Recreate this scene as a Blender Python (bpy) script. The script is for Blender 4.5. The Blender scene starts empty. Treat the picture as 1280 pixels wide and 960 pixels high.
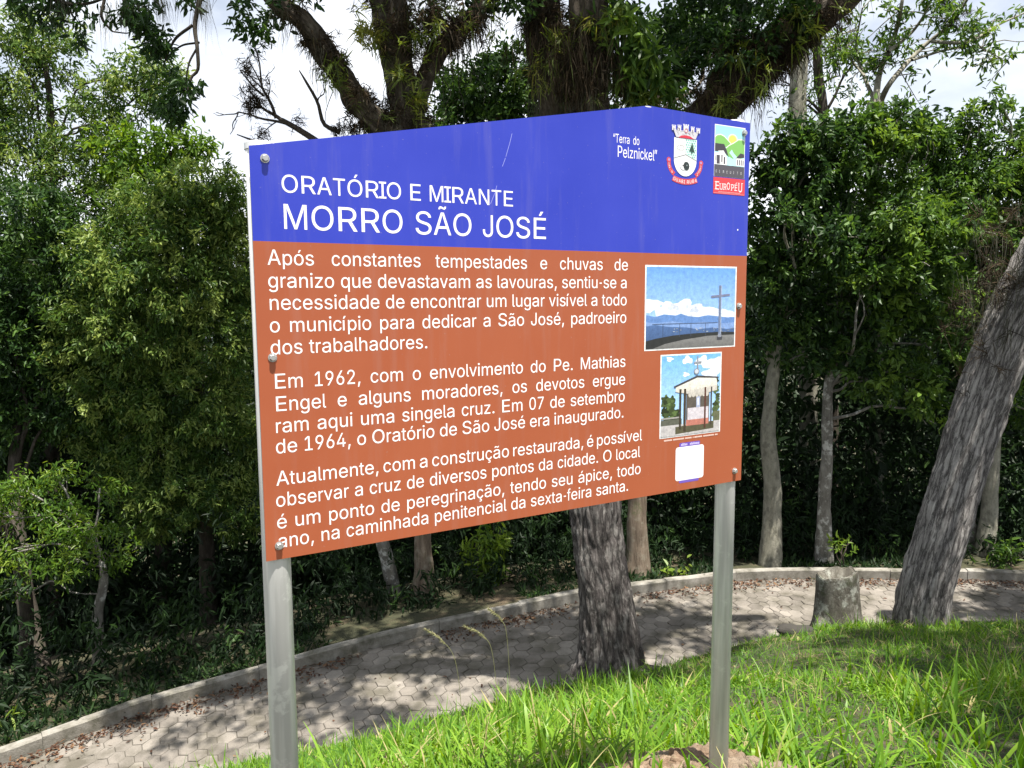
import bpy, math
import numpy as np
from mathutils import Matrix, Vector

scene = bpy.context.scene
col = scene.collection
R = math.radians
EYE = 1.6

# ------------------------------------------------------------------ camera, sky, sun, exposure
F_PX, PITCH, ROLL = 978.45, 0.1092, -0.0063
cp, sp, cr, sr = math.cos(PITCH), math.sin(PITCH), math.cos(ROLL), math.sin(ROLL)
_fwd = np.array([0, cp, -sp]); _up0 = np.array([0, sp, cp]); _rt0 = np.array([1., 0, 0])
CAM_R = _rt0 * cr + _up0 * sr
CAM_U = -_rt0 * sr + _up0 * cr
cam_data = bpy.data.cameras.new('camera')
cam_data.sensor_width = 36.0
cam_data.lens = 36.0 * F_PX / 1280.0
cam_data.clip_start = 0.05
cam_data.clip_end = 2000
cam = bpy.data.objects.new('camera', cam_data)
col.objects.link(cam)
cam.matrix_world = Matrix(((CAM_R[0], CAM_U[0], -_fwd[0], 0), (CAM_R[1], CAM_U[1], -_fwd[1], 0),
                           (CAM_R[2], CAM_U[2], -_fwd[2], EYE), (0, 0, 0, 1)))
scene.camera = cam

YAW = 0.5327                                   # the sign board's heading
SUN_EL = R(74)
SUN_AZ = math.atan2(math.sin(YAW) + 0.10, -math.cos(YAW))   # sun stands behind the camera, to the right
sun_dir = Vector((math.sin(SUN_AZ) * math.cos(SUN_EL), math.cos(SUN_AZ) * math.cos(SUN_EL), math.sin(SUN_EL)))
sun_l = bpy.data.lights.new('sun', 'SUN')
sun_l.energy = 5.0
sun_l.angle = R(0.53)
sun_l.color = (1.0, 0.95, 0.87)
sun = bpy.data.objects.new('sun', sun_l)
col.objects.link(sun)
sun.rotation_euler = sun_dir.to_track_quat('Z', 'Y').to_euler()
sun.location = (0, 0, 30)

world = bpy.data.worlds.new('World')
scene.world = world
world.use_nodes = True
nt = world.node_tree
bg = nt.nodes['Background']
sky = nt.nodes.new('ShaderNodeTexSky')
sky.sky_type = 'NISHITA'
sky.sun_disc = False
sky.sun_elevation = SUN_EL
sky.sun_rotation = SUN_AZ
tc = nt.nodes.new('ShaderNodeTexCoord')
mp = nt.nodes.new('ShaderNodeMapping'); mp.inputs['Scale'].default_value = (1.0, 1.0, 2.2)
nz = nt.nodes.new('ShaderNodeTexNoise'); nz.inputs['Scale'].default_value = 2.2
nz.inputs['Detail'].default_value = 7; nz.inputs['Roughness'].default_value = 0.55
rp = nt.nodes.new('ShaderNodeValToRGB')
rp.color_ramp.elements[0].position = 0.34; rp.color_ramp.elements[0].color = (0.28, 0.28, 0.28, 1)
rp.color_ramp.elements[1].position = 0.58; rp.color_ramp.elements[1].color = (0.97, 0.97, 0.97, 1)
nz2 = nt.nodes.new('ShaderNodeTexNoise'); nz2.inputs['Scale'].default_value = 3.1
nz2.inputs['Detail'].default_value = 5
rp2 = nt.nodes.new('ShaderNodeValToRGB')
rp2.color_ramp.elements[0].position = 0.35; rp2.color_ramp.elements[0].color = (7.4, 7.9, 9.0, 1)
rp2.color_ramp.elements[1].position = 0.62; rp2.color_ramp.elements[1].color = (12.0, 12.2, 12.5, 1)
mx = nt.nodes.new('ShaderNodeMix'); mx.data_type = 'RGBA'
L = nt.links.new
L(tc.outputs['Generated'], mp.inputs['Vector']); L(mp.outputs[0], nz.inputs['Vector']); L(mp.outputs[0], nz2.inputs['Vector'])
L(nz.outputs['Fac'], rp.inputs['Fac']); L(nz2.outputs['Fac'], rp2.inputs['Fac'])
L(rp.outputs['Color'], mx.inputs[0]); L(sky.outputs[0], mx.inputs[6]); L(rp2.outputs['Color'], mx.inputs[7])
L(mx.outputs[2], bg.inputs['Color'])
bg.inputs['Strength'].default_value = 0.055

vs = scene.view_settings
vs.view_transform = 'Standard'
vs.look = 'None'
vs.gamma = 1
vs.use_curve_mapping = False
vs.exposure = 1.28
scene.cycles.max_bounces = 8
scene.cycles.diffuse_bounces = 4
scene.cycles.transmission_bounces = 4
scene.cycles.use_denoising = True
scene.cycles.use_adaptive_sampling = False

# ------------------------------------------------------------------ helpers
def at(px, py, Y):
    """world point seen at photo pixel (px, py), Y metres ahead of the eye"""
    d = (px - 640) / F_PX * CAM_R - (py - 480) / F_PX * CAM_U + _fwd
    p = d * (Y / d[1])
    return np.array([p[0], p[1], p[2] + EYE])

def tag(o, label=None, cat=None, group=None, kind=None):
    if label: o['label'] = label
    if cat: o['category'] = cat
    if group: o['group'] = group
    if kind: o['kind'] = kind
    return o

def empty(name, loc, label=None, cat=None, rz=0, group=None):
    o = bpy.data.objects.new(name, None)
    o.empty_display_size = 0.1
    col.objects.link(o)
    o.location = loc
    o.rotation_euler = (0, 0, rz)
    return tag(o, label, cat, group)

def mk(name, V, faces, mats, parent=None, origin=None, smooth=False, attrs=None, mat_idx=None):
    """one mesh object; V (N,3); faces a list of (M,k) index arrays; attrs {name: (domain, type, data)}"""
    V = np.asarray(V, dtype=np.float32)
    if origin is not None:
        V = V - np.asarray(origin, dtype=np.float32)
    me = bpy.data.meshes.new(name)
    faces = [np.asarray(f, dtype=np.int32) for f in faces if len(f)]
    me.vertices.add(len(V)); me.vertices.foreach_set('co', V.ravel())
    loops = np.concatenate([f.ravel() for f in faces])
    tot = np.concatenate([np.full(len(f), f.shape[1], dtype=np.int32) for f in faces])
    start = np.concatenate([[0], np.cumsum(tot)[:-1]]).astype(np.int32)
    me.loops.add(len(loops)); me.loops.foreach_set('vertex_index', loops)
    me.polygons.add(len(tot)); me.polygons.foreach_set('loop_start', start)
    try: me.polygons.foreach_set('loop_total', tot)
    except Exception: pass
    me.polygons.foreach_set('use_smooth', np.full(len(tot), bool(smooth)))
    if not isinstance(mats, (list, tuple)): mats = [mats]
    for m in mats: me.materials.append(m)
    if mat_idx is not None: me.polygons.foreach_set('material_index', np.asarray(mat_idx, dtype=np.int32))
    for n, (dom, typ, data) in (attrs or {}).items():
        a = me.attributes.new(n, typ, dom)
        key = {'FLOAT': 'value', 'FLOAT_VECTOR': 'vector', 'FLOAT_COLOR': 'color'}[typ]
        a.data.foreach_set(key, np.asarray(data, dtype=np.float32).ravel())
    me.update(calc_edges=True)
    me.validate()
    o = bpy.data.objects.new(name, me)
    col.objects.link(o)
    if parent is not None: o.parent = parent
    return o

class Geo:
    """gathers pieces of one mesh"""
    def __init__(s): s.V = []; s.F = {}; s.A = {}; s.n = 0; s.fo = []
    def add(s, V, *faces, **attrs):
        V = np.asarray(V, dtype=np.float64)
        for f in faces:
            f = np.asarray(f, dtype=np.int64)
            if len(f): s.F.setdefault(f.shape[1], []).append(f + s.n)
        s.V.append(V); s.n += len(V)
        for k, d in attrs.items(): s.A.setdefault(k, []).append(np.asarray(d, dtype=np.float64))
    def build(s, name, mats, parent=None, origin=None, smooth=False):
        V = np.concatenate(s.V)
        faces = [np.concatenate(v) for v in s.F.values()]
        at_ = {}
        for k, d in s.A.items():
            d = np.concatenate(d)
            at_[k] = ('POINT', 'FLOAT' if d.ndim == 1 else ('FLOAT_VECTOR' if d.shape[1] == 3 else 'FLOAT_COLOR'), d)
        return mk(name, V, faces, mats, parent, origin, smooth, at_)

def _hash(i, j, k, seed):
    h = (i * 374761393 + j * 668265263 + k * 2147483647 + seed * 1274126177) & 0xFFFFFFFF
    h = ((h ^ (h >> 13)) * 1274126177) & 0xFFFFFFFF
    h = (h ^ (h >> 16)) & 0xFFFF
    return h / 32767.5 - 1.0

def vnoise(P, seed=0):
    P = np.asarray(P, dtype=np.float64)
    I = np.floor(P).astype(np.int64); f = P - I
    f = f * f * (3 - 2 * f)
    out = 0
    for a in (0, 1):
        for b in (0, 1):
            for c in (0, 1):
                w = (f[:, 0] if a else 1 - f[:, 0]) * (f[:, 1] if b else 1 - f[:, 1]) * (f[:, 2] if c else 1 - f[:, 2])
                out = out + w * _hash(I[:, 0] + a, I[:, 1] + b, I[:, 2] + c, seed)
    return out

def fbm(P, seed=0, oct=3):
    s = 0; a = 1; t = 0
    for o in range(oct):
        s = s + a * vnoise(np.asarray(P) * (2 ** o), seed + o * 17); t += a; a *= .5
    return s / t

def nrm(v):
    return v / np.maximum(np.linalg.norm(v, axis=-1, keepdims=True), 1e-9)

def spline(pts, n):
    """Catmull-Rom through pts (K, D), n samples"""
    P = np.asarray(pts, dtype=np.float64)
    P = np.vstack([2 * P[0] - P[1], P, 2 * P[-1] - P[-2]])
    K = len(P) - 3
    t = np.linspace(0, K, n); i = np.minimum(t.astype(int), K - 1); u = (t - i)[:, None]
    p0, p1, p2, p3 = P[i], P[i + 1], P[i + 2], P[i + 3]
    return .5 * (2 * p1 + (p2 - p0) * u + (2 * p0 - 5 * p1 + 4 * p2 - p3) * u ** 2 + (3 * p1 - p0 - 3 * p2 + p3) * u ** 3)

def tube(pts, radii, sides=10, n=None, noise=0.0, nfreq=3.0, seed=0, cap=True, flute=0.0, ridge=0.0):
    """tapered limb along pts; returns V, quads, bark coordinate"""
    K = len(pts)
    n = n or K
    PR = spline(np.hstack([np.asarray(pts, float), np.asarray(radii, float)[:, None]]), n) if n != K else np.hstack([np.asarray(pts, float), np.asarray(radii, float)[:, None]])
    P, r = PR[:, :3], np.maximum(PR[:, 3], 0.001)
    T = nrm(np.gradient(P, axis=0))
    ref = np.array([0.0, -1.0, 0.0]) if abs(T[:, 1]).mean() < .8 else np.array([1.0, 0, 0])
    A = nrm(np.cross(T, ref)); B = nrm(np.cross(T, A))
    th = np.linspace(0, 2 * np.pi, sides, endpoint=False)
    ring = (np.cos(th)[None, :, None] * A[:, None, :] + np.sin(th)[None, :, None] * B[:, None, :])
    s = np.concatenate([[0], np.cumsum(np.linalg.norm(np.diff(P, axis=0), axis=1))])
    rr = np.repeat(r[:, None], sides, 1)
    bc = np.stack([np.cos(th)[None, :] * rr, np.sin(th)[None, :] * rr, np.repeat(s[:, None], sides, 1)], -1)
    if noise:
        q = bc.reshape(-1, 3) * np.array([nfreq, nfreq, nfreq * .35]) / max(r.mean(), .02) * .3
        rr = rr * (1 + noise * fbm(q, seed, 3).reshape(n, sides))
    if ridge:
        q = bc.reshape(-1, 3) * np.array([26, 26, 5.5])
        q = q + 1.2 * np.stack([vnoise(q * .35, seed + 1), vnoise(q * .35, seed + 2), 0 * q[:, 0]], 1)
        rr = rr + ridge * (np.abs(vnoise(q, seed + 7)) - .3).reshape(n, sides) + ridge * .5 * vnoise(q * 2.3, seed + 9).reshape(n, sides)
    if flute:
        low = np.clip(1 - s / (s[-1] * .22), 0, 1)[:, None] ** 1.6
        rr = rr * (1 + flute * low * (0.6 + .5 * np.sin(th * 3 + seed) + .35 * np.sin(th * 5 + 2.1 * seed))[None, :])
    V = (P[:, None, :] + ring * rr[..., None]).reshape(-1, 3)
    i = np.arange(n - 1)[:, None] * sides; j = np.arange(sides)[None, :]; j2 = (j + 1) % sides
    Q = np.stack([i + j, i + j2, i + sides + j2, i + sides + j], -1).reshape(-1, 4)
    return V, Q, bc.reshape(-1, 3)

def tubes_into(g, pts, radii, **k):
    V, Q, bc = tube(pts, radii, **k)
    g.add(V, Q, bark=bc)

def blades(P, D, Ln, W, bend, rng, nseg=4, side=None, fold=0.0, prof='grass', tint=None):
    """thin tapering curved strips (grass, rosettes, moss, fern leaflets)"""
    N = len(P)
    D = nrm(D)
    if side is None:
        side = nrm(np.cross(D, rng.normal(size=(N, 3))))
    t = np.linspace(0, 1, nseg + 1)
    Pt = P[:, None, :] + D[:, None, :] * (Ln[:, None] * t)[..., None]
    Pt[..., 2] -= (bend * Ln)[:, None] * t ** 2
    if prof == 'grass': w = (1 - t ** 2.2) * (0.75 + .5 * t * (1 - t))
    elif prof == 'leaf': w = np.sin(np.pi * np.clip(t, .03, .985) ** .8)
    else: w = np.ones_like(t) * (1 - .8 * t)
    w = np.maximum(w, .04)
    ww = (W[:, None] * w)[..., None] * .5
    Lf = Pt - side[:, None, :] * ww; Rt = Pt + side[:, None, :] * ww
    V = np.stack([Lf, Rt], 2).reshape(-1, 3)
    k = (nseg + 1) * 2
    b = np.arange(N)[:, None] * k + np.arange(nseg)[None, :] * 2
    Q = np.stack([b, b + 1, b + 3, b + 2], -1).reshape(-1, 4)
    if tint is None: tint = rng.random(N)
    return V, Q, np.repeat(tint, k)

def leaf_geo(P, D, U, Ln, W, tint, curl=0.18):
    """folded six-point leaves: P base, D direction, U rough normal"""
    D = nrm(D); S = nrm(np.cross(D, U)); Nn = np.cross(S, D)
    L_ = Ln[:, None]; W_ = W[:, None] * .5
    a = P + D * L_ * .30; c = P + D * L_ * .68 - Nn * L_ * curl * .35
    V = np.stack([P, a - S * W_ * .9 + Nn * W_ * .35, c - S * W_ * .85 + Nn * W_ * .3,
                  P + D * L_ - Nn * L_ * curl, c + S * W_ * .85 + Nn * W_ * .3, a + S * W_ * .9 + Nn * W_ * .35], 1).reshape(-1, 3)
    b = np.arange(len(P))[:, None] * 6
    Q = np.concatenate([b + np.array([[0, 1, 2, 3]]), b + np.array([[0, 3, 4, 5]])], 0)
    return V, Q, np.repeat(tint, 6)

def leaf_cloud(g, C, O, n, Ln, Wd, spread, droop, rng, tint=(0.5, .22), up=0.7, lift=0.2):
    """n leaves on a little spray at every clump centre C, growing along O"""
    N = len(C)
    ax = nrm(O + rng.normal(size=(N, 3)) * .45 + np.array([0, 0, lift]))
    ct = np.clip(tint[0] + rng.normal(size=N) * tint[1], 0, 1)
    k = np.repeat(np.arange(N), n)
    M = len(k)
    t = rng.random(M)
    P = C[k] + ax[k] * ((t - .35) * spread * 1.5)[:, None] + rng.normal(size=(M, 3)) * spread * .36
    D = ax[k] * .55 + rng.normal(size=(M, 3)) * .75 - np.array([0, 0, droop])
    U = np.array([0, 0, up]) + ax[k] * .35 + rng.normal(size=(M, 3)) * .55
    s = rng.uniform(.6, 1.25, M)
    V, Q, tt = leaf_geo(P, D, U, Ln * s, Wd * s * rng.uniform(.8, 1.2, M), np.clip(ct[k] + rng.normal(size=M) * .13, 0, 1))
    g.add(V, Q, tint=tt)

def lobe_clumps(lobes, dens, rng, seed=0, shell=.55, zcut=None):
    """clump centres and outward directions over noisy lobes [(centre, (rx, ry, rz))]"""
    Cs, Os = [], []
    for q, (c, r) in enumerate(lobes):
        r = np.array(r if hasattr(r, '__len__') else (r, r, r), float)
        n = max(6, int(dens * 4 * np.pi * (r[0] * r[1] + r[1] * r[2] + r[0] * r[2]) / 3))
        d = nrm(rng.normal(size=(n, 3)))
        f = shell + (1.02 - shell) * rng.random(n) ** .6
        f = f * (1 + .34 * vnoise(d * 2.3 + q * 7.1, seed))
        Cs.append(np.asarray(c) + d * r * f[:, None]); Os.append(d)
    return np.concatenate(Cs), np.concatenate(Os)

# ------------------------------------------------------------------ materials
def new_mat(name):
    m = bpy.data.materials.new(name); m.use_nodes = True
    return m, m.node_tree, m.node_tree.nodes['Principled BSDF']

def plain(name, c, rough=.5, metal=0.0, spec=.5, coat=0.0):
    m, t, b = new_mat(name)
    b.inputs['Base Color'].default_value = (*c, 1)
    b.inputs['Roughness'].default_value = rough
    b.inputs['Metallic'].default_value = metal
    b.inputs['Specular IOR Level'].default_value = spec
    b.inputs['Coat Weight'].default_value = coat
    return m

def node(t, typ, **kw):
    n = t.nodes.new(typ)
    for k, v in kw.items():
        if k in n.inputs: n.inputs[k].default_value = v
        else: setattr(n, k, v)
    return n

def ramp(t, stops):
    n = t.nodes.new('ShaderNodeValToRGB')
    e = n.color_ramp.elements
    while len(e) < len(stops): e.new(.5)
    for s, (p, c) in zip(e, stops): s.position = p; s.color = (*c, 1) if len(c) == 3 else c
    return n

def leaf_mat(name, stops, rough=.42, trans=.38, tcol=1.5, spec=.32):
    m, t, b = new_mat(name)
    a = node(t, 'ShaderNodeAttribute', attribute_name='tint')
    r = ramp(t, stops)
    t.links.new(a.outputs['Fac'], r.inputs['Fac'])
    t.links.new(r.outputs['Color'], b.inputs['Base Color'])
    b.inputs['Roughness'].default_value = rough
    b.inputs['Specular IOR Level'].default_value = spec
    tr = t.nodes.new('ShaderNodeBsdfTranslucent')
    hs = node(t, 'ShaderNodeHueSaturation', Value=tcol, Saturation=1.1, Hue=.485)
    t.links.new(r.outputs['Color'], hs.inputs['Color']); t.links.new(hs.outputs['Color'], tr.inputs['Color'])
    mix = node(t, 'ShaderNodeMixShader'); mix.inputs[0].default_value = trans
    out = t.nodes['Material Output']
    t.links.new(b.outputs[0], mix.inputs[1]); t.links.new(tr.outputs[0], mix.inputs[2]); t.links.new(mix.outputs[0], out.inputs['Surface'])
    return m

def bark_mat(name, dark, mid, light, lichen=None, lich_amt=.5, scale=16, stretch=.16, bump=.8, rough=.9, moss=None, crack=0.0):
    m, t, b = new_mat(name)
    a = node(t, 'ShaderNodeAttribute', attribute_name='bark')
    mp_ = node(t, 'ShaderNodeMapping'); mp_.inputs['Scale'].default_value = (1, 1, stretch)
    t.links.new(a.outputs['Vector'], mp_.inputs['Vector'])
    n1 = node(t, 'ShaderNodeTexNoise', Scale=float(scale), Detail=12.0, Roughness=.76); t.links.new(mp_.outputs[0], n1.inputs['Vector'])
    vo = node(t, 'ShaderNodeTexVoronoi', Scale=float(scale) * .62); vo.feature = 'DISTANCE_TO_EDGE'
    dst = node(t, 'ShaderNodeMix', data_type='RGBA'); dst.inputs[0].default_value = .08
    t.links.new(mp_.outputs[0], dst.inputs[6]); t.links.new(n1.outputs['Color'], dst.inputs[7]); t.links.new(dst.outputs[2], vo.inputs['Vector'])
    r = ramp(t, [(.30, dark), (.5, mid), (.68, light)])
    t.links.new(n1.outputs['Fac'], r.inputs['Fac'])
    colr = r.outputs['Color']
    def patch(colr, c, sc, lo, hi, amt):
        n2 = node(t, 'ShaderNodeTexNoise', Scale=float(sc), Detail=6.0, Roughness=.65); t.links.new(a.outputs['Vector'], n2.inputs['Vector'])
        r2 = ramp(t, [(lo, (0, 0, 0)), (hi, (amt, amt, amt))]); t.links.new(n2.outputs['Fac'], r2.inputs['Fac'])
        x = node(t, 'ShaderNodeMix', data_type='RGBA')
        t.links.new(r2.outputs['Color'], x.inputs[0]); t.links.new(colr, x.inputs[6]); x.inputs[7].default_value = (*c, 1)
        return x.outputs[2]
    if lichen: colr = patch(colr, lichen, 9, .52, .62, lich_amt)
    if moss: colr = patch(colr, moss, 5, .55, .68, .7)
    if crack:
        rc = ramp(t, [(.0, (crack, crack, crack)), (.05, (crack * .8, crack * .8, crack * .8)), (.13, (0, 0, 0))]); t.links.new(vo.outputs['Distance'], rc.inputs['Fac'])
        x = node(t, 'ShaderNodeMix', data_type='RGBA')
        t.links.new(rc.outputs['Color'], x.inputs[0]); t.links.new(colr, x.inputs[6]); x.inputs[7].default_value = (*[c * .6 for c in dark], 1)
        colr = x.outputs[2]
    t.links.new(colr, b.inputs['Base Color'])
    b.inputs['Roughness'].default_value = rough
    b.inputs['Specular IOR Level'].default_value = .25
    mth = node(t, 'ShaderNodeMath', operation='MULTIPLY_ADD'); mth.inputs[1].default_value = .5
    mn = node(t, 'ShaderNodeMath', operation='MINIMUM'); mn.inputs[1].default_value = .25
    t.links.new(vo.outputs['Distance'], mn.inputs[0])
    t.links.new(mn.outputs[0], mth.inputs[0]); t.links.new(n1.outputs['Fac'], mth.inputs[2])
    bu = node(t, 'ShaderNodeBump', Strength=bump, Distance=.03); t.links.new(mth.outputs[0], bu.inputs['Height']); t.links.new(bu.outputs[0], b.inputs['Normal'])
    return m

M = {}
M['leaf_olive'] = leaf_mat('leaf_olive', [(0, (.022, .056, .012)), (.5, (.074, .142, .026)), (1, (.26, .33, .085))], .45, .38)
M['leaf_dark'] = leaf_mat('leaf_dark', [(0, (.014, .036, .011)), (.5, (.034, .080, .017)), (1, (.105, .195, .036))], .46, .34)
M['leaf_green'] = leaf_mat('leaf_green', [(0, (.022, .052, .012)), (.5, (.056, .120, .020)), (1, (.150, .245, .040))], .47, .38)
M['leaf_bright'] = leaf_mat('leaf_bright', [(0, (.045, .10, .015)), (.5, (.095, .18, .022)), (1, (.19, .27, .04))], .42, .42)
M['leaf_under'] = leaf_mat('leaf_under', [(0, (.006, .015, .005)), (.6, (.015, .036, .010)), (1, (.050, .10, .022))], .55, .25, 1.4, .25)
M['grass'] = leaf_mat('grass_blade', [(0, (.028, .085, .009)), (.40, (.078, .185, .016)), (.75, (.165, .30, .026)), (.95, (.23, .36, .045)), (1, (.40, .35, .16))], .45, .42, 1.5, .3)
M['straw'] = leaf_mat('straw', [(0, (.20, .22, .09)), (1, (.42, .38, .22))], .6, .3, 1.1)
M['moss'] = leaf_mat('hanging_moss', [(0, (.05, .052, .036)), (1, (.13, .13, .095))], .9, .25, 1.1, .1)
M['dry'] = leaf_mat('dry_rosette', [(0, (.018, .014, .009)), (.5, (.050, .036, .021)), (.8, (.11, .075, .043)), (.9, (.06, .085, .02)), (1, (.11, .15, .035))], .8, .22, 1.1, .2)
M['epi_green'] = leaf_mat('epiphyte_green', [(0, (.06, .09, .015)), (.6, (.14, .19, .03)), (1, (.28, .28, .06))], .45, .4)
M['dead_leaf'] = leaf_mat('dead_leaf', [(0, (.035, .018, .011)), (.6, (.085, .040, .024)), (1, (.20, .12, .065))], .75, .1, 1.0, .2)
M['bark_main'] = bark_mat('bark_main', (.024, .020, .019), (.088, .077, .073), (.27, .25, .235), (.34, .325, .30), .35, 30, .22, 1.0, crack=.8)
M['bark_limb'] = bark_mat('bark_limb', (.020, .016, .012), (.060, .048, .036), (.17, .14, .11), (.24, .22, .18), .25, 26, .22, 1.0, moss=(.05, .06, .02))
M['bark_lean'] = bark_mat('bark_leaning', (.050, .044, .043), (.255, .237, .225), (.50, .475, .445), (.50, .48, .45), .3, 38, .13, 1.0, crack=.85)
M['bark_pale'] = bark_mat('bark_pale', (.10, .094, .07), (.25, .24, .19), (.38, .36, .30), (.13, .12, .10), .65, 11, .4, .9)
M['bark_blotch'] = bark_mat('bark_blotched', (.060, .055, .048), (.16, .15, .13), (.28, .27, .24), (.52, .52, .48), .85, 10, .4, .5)
M['bark_brown'] = bark_mat('bark_brown', (.055, .040, .028), (.15, .115, .085), (.26, .215, .165), (.30, .28, .22), .4, 14, .12, .9, moss=(.07, .09, .03))
M['bark_dark'] = bark_mat('bark_dark', (.020, .016, .012), (.055, .046, .036), (.12, .10, .085), None, 0, 14, .3, .8, moss=(.04, .055, .02))
M['bark_stump'] = bark_mat('bark_stump', (.040, .034, .028), (.105, .096, .078), (.21, .20, .17), (.40, .41, .36), .7, 13, .45, 1.0, moss=(.045, .058, .022))

# ------------------------------------------------------------------ land, path, kerb
# far edge of the paved path (foot of the kerb), measured from the photograph
_far = [at(*p) for p in ((0, 957, 6.6), (100, 921, 7.0), (200, 886, 7.35), (370, 838, 7.85), (450, 815, 8.15), (550, 790, 8.5),
                         (640, 771, 8.8), (740, 750, 9.15), (800, 742, 9.35), (880, 733, 9.6), (930, 726, 9.75), (1020, 724, 9.82),
                         (1130, 725, 9.75), (1280, 728, 9.6))]
_t0 = nrm(_far[0] - _far[2]); _t1 = nrm(_far[-1] - _far[-3])
_far = [_far[0] + _t0 * 14, _far[0] + _t0 * 5] + _far + [_far[-1] + _t1 * 5 + np.array([0, -.6, 0]), _far[-1] + _t1 * 14 + np.array([0, -4, .2])]
CURVE = spline(np.array(_far), 700)
for _ in range(3):
    CURVE[1:-1] = (CURVE[:-2] + CURVE[1:-1] * 2 + CURVE[2:]) / 4
CS = np.concatenate([[0], np.cumsum(np.linalg.norm(np.diff(CURVE[:, :2], axis=0), axis=1))])
CT = nrm(np.gradient(CURVE[:, :2], axis=0))
CN = np.stack([CT[:, 1], -CT[:, 0]], 1)              # towards the camera side
PATH_W = 1.85

def curve_at(s):
    out = np.stack([np.interp(s, CS, CURVE[:, k]) for k in range(3)], -1)
    n = np.stack([np.interp(s, CS, CN[:, k]) for k in range(2)], -1)
    return out, nrm(n)

def path_pt(s, d):
    """d metres from the far edge towards the camera"""
    c, n = curve_at(s)
    c = c.copy(); c[..., 0] += n[..., 0] * d; c[..., 1] += n[..., 1] * d
    return c

def path_lat(xy):
    d2 = np.empty(len(xy)); s = np.empty(len(xy)); z = np.empty(len(xy))
    for a in range(0, len(xy), 4000):
        q = xy[a:a + 4000]
        D = q[:, None, :] - CURVE[None, :, :2]
        k = (D ** 2).sum(-1).argmin(1)
        dd = q - CURVE[k, :2]
        d2[a:a + 4000] = (dd * CN[k]).sum(1) ; s[a:a + 4000] = CS[k]; z[a:a + 4000] = CURVE[k, 2]
        far = np.abs((dd * CT[k]).sum(1)) > .3
        if far.any():
            i = np.where(far)[0]
            d2[a + i] = np.sign(d2[a + i] + 1e-9) * np.linalg.norm(dd[i], axis=1)
    return d2, s, z

_pts = [at(*p) for p in ((640, 960, 3.0), (640, 900, 4.6), (640, 874, 6.1), (1000, 960, 2.9), (1000, 872, 4.3), (1000, 795, 6.8), (1260, 960, 2.9),
                         (1260, 862, 4.4), (1260, 778, 7.2), (1140, 780, 7.2), (400, 978, 3.3), (400, 948, 5.0), (260, 970, 4.7), (820, 850, 5.9), (760, 846, 6.5), (510, 917, 5.4))]
_pts += [np.array(p) + np.array([0, 0, EYE]) for p in ((0, 0, -1.6), (-3, 0, -2.0), (3, 0, -1.42), (0, -3, -1.5), (-2, 3, -2.25), (-5, 3, -3.4), (-5, 0, -2.7),
                         (6, 2, -1.5), (8, 5, -2.35), (9, 0, -1.35), (-5, -4, -2.0), (6, -5, -1.3), (-.53, 1.75, -1.68), (.7, 2.5, -1.60))]
_pts = np.array(_pts)
def _tps(r): return np.where(r > 1e-9, r * r * np.log(np.maximum(r, 1e-9)), 0)
_K = _tps(np.linalg.norm(_pts[:, None, :2] - _pts[None, :, :2], axis=-1)) + np.eye(len(_pts)) * .05
_P = np.hstack([np.ones((len(_pts), 1)), _pts[:, :2]])
_sol = np.linalg.solve(np.block([[_K, _P], [_P.T, np.zeros((3, 3))]]), np.concatenate([_pts[:, 2], np.zeros(3)]))
def hill(xy):
    r = np.linalg.norm(xy[:, None, :] - _pts[None, :, :2], axis=-1)
    z = _tps(r) @ _sol[:-3] + _sol[-3] + xy @ _sol[-2:]
    far = np.clip((np.linalg.norm(xy - np.array([1, 2.5]), axis=1) - 9) / 8, 0, 1)
    return z * (1 - far) + far * np.clip(z, -1.5, .6)

def ground_z(xy, bumps=True):
    xy = np.asarray(xy, float)
    d, s, pz = path_lat(xy)
    h = hill(xy)
    tn = np.clip((d - PATH_W) / .75, 0, 1); tn = tn * tn * (3 - 2 * tn)
    near = (pz + .02) * (1 - tn) + h * tn
    f = np.maximum(-d - .12, 0)
    drop = .10 * np.minimum(f, 1.5) + .34 * np.clip(f - 1.5, 0, 30) + .02 * np.clip(f - 31.5, 0, 400)
    farz = pz + .085 - drop
    z = np.where(d > PATH_W, near, np.where(d < -.06, farz, pz - .06))
    if bumps:
        P3 = np.hstack([xy, np.zeros((len(xy), 1))])
        off = np.clip(np.maximum(d - PATH_W, -d - .1) / .4, 0, 1)
        z = z + off * (.035 * fbm(P3 * 1.3, 5, 3) + .012 * vnoise(P3 * 6, 8))
    return z

def warp(lo, hi, step, far):
    core = np.arange(lo, hi + 1e-6, step)
    ext = np.cumsum(step * 1.28 ** np.arange(1, 34)); ext = ext[ext < far]
    return np.concatenate([lo - ext[::-1], core, hi + ext])
gx, gy = warp(-7.5, 9.5, .11, 400), warp(-1.0, 12.5, .11, 400)
GX, GY = np.meshgrid(gx, gy)
gxy = np.stack([GX.ravel(), GY.ravel()], 1)
gz = ground_z(gxy)
nx, ny = len(gx), len(gy)
ii = (np.arange(ny - 1)[:, None] * nx + np.arange(nx - 1)[None, :]).ravel()
gq = np.stack([ii, ii + 1, ii + nx + 1, ii + nx], 1)

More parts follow.
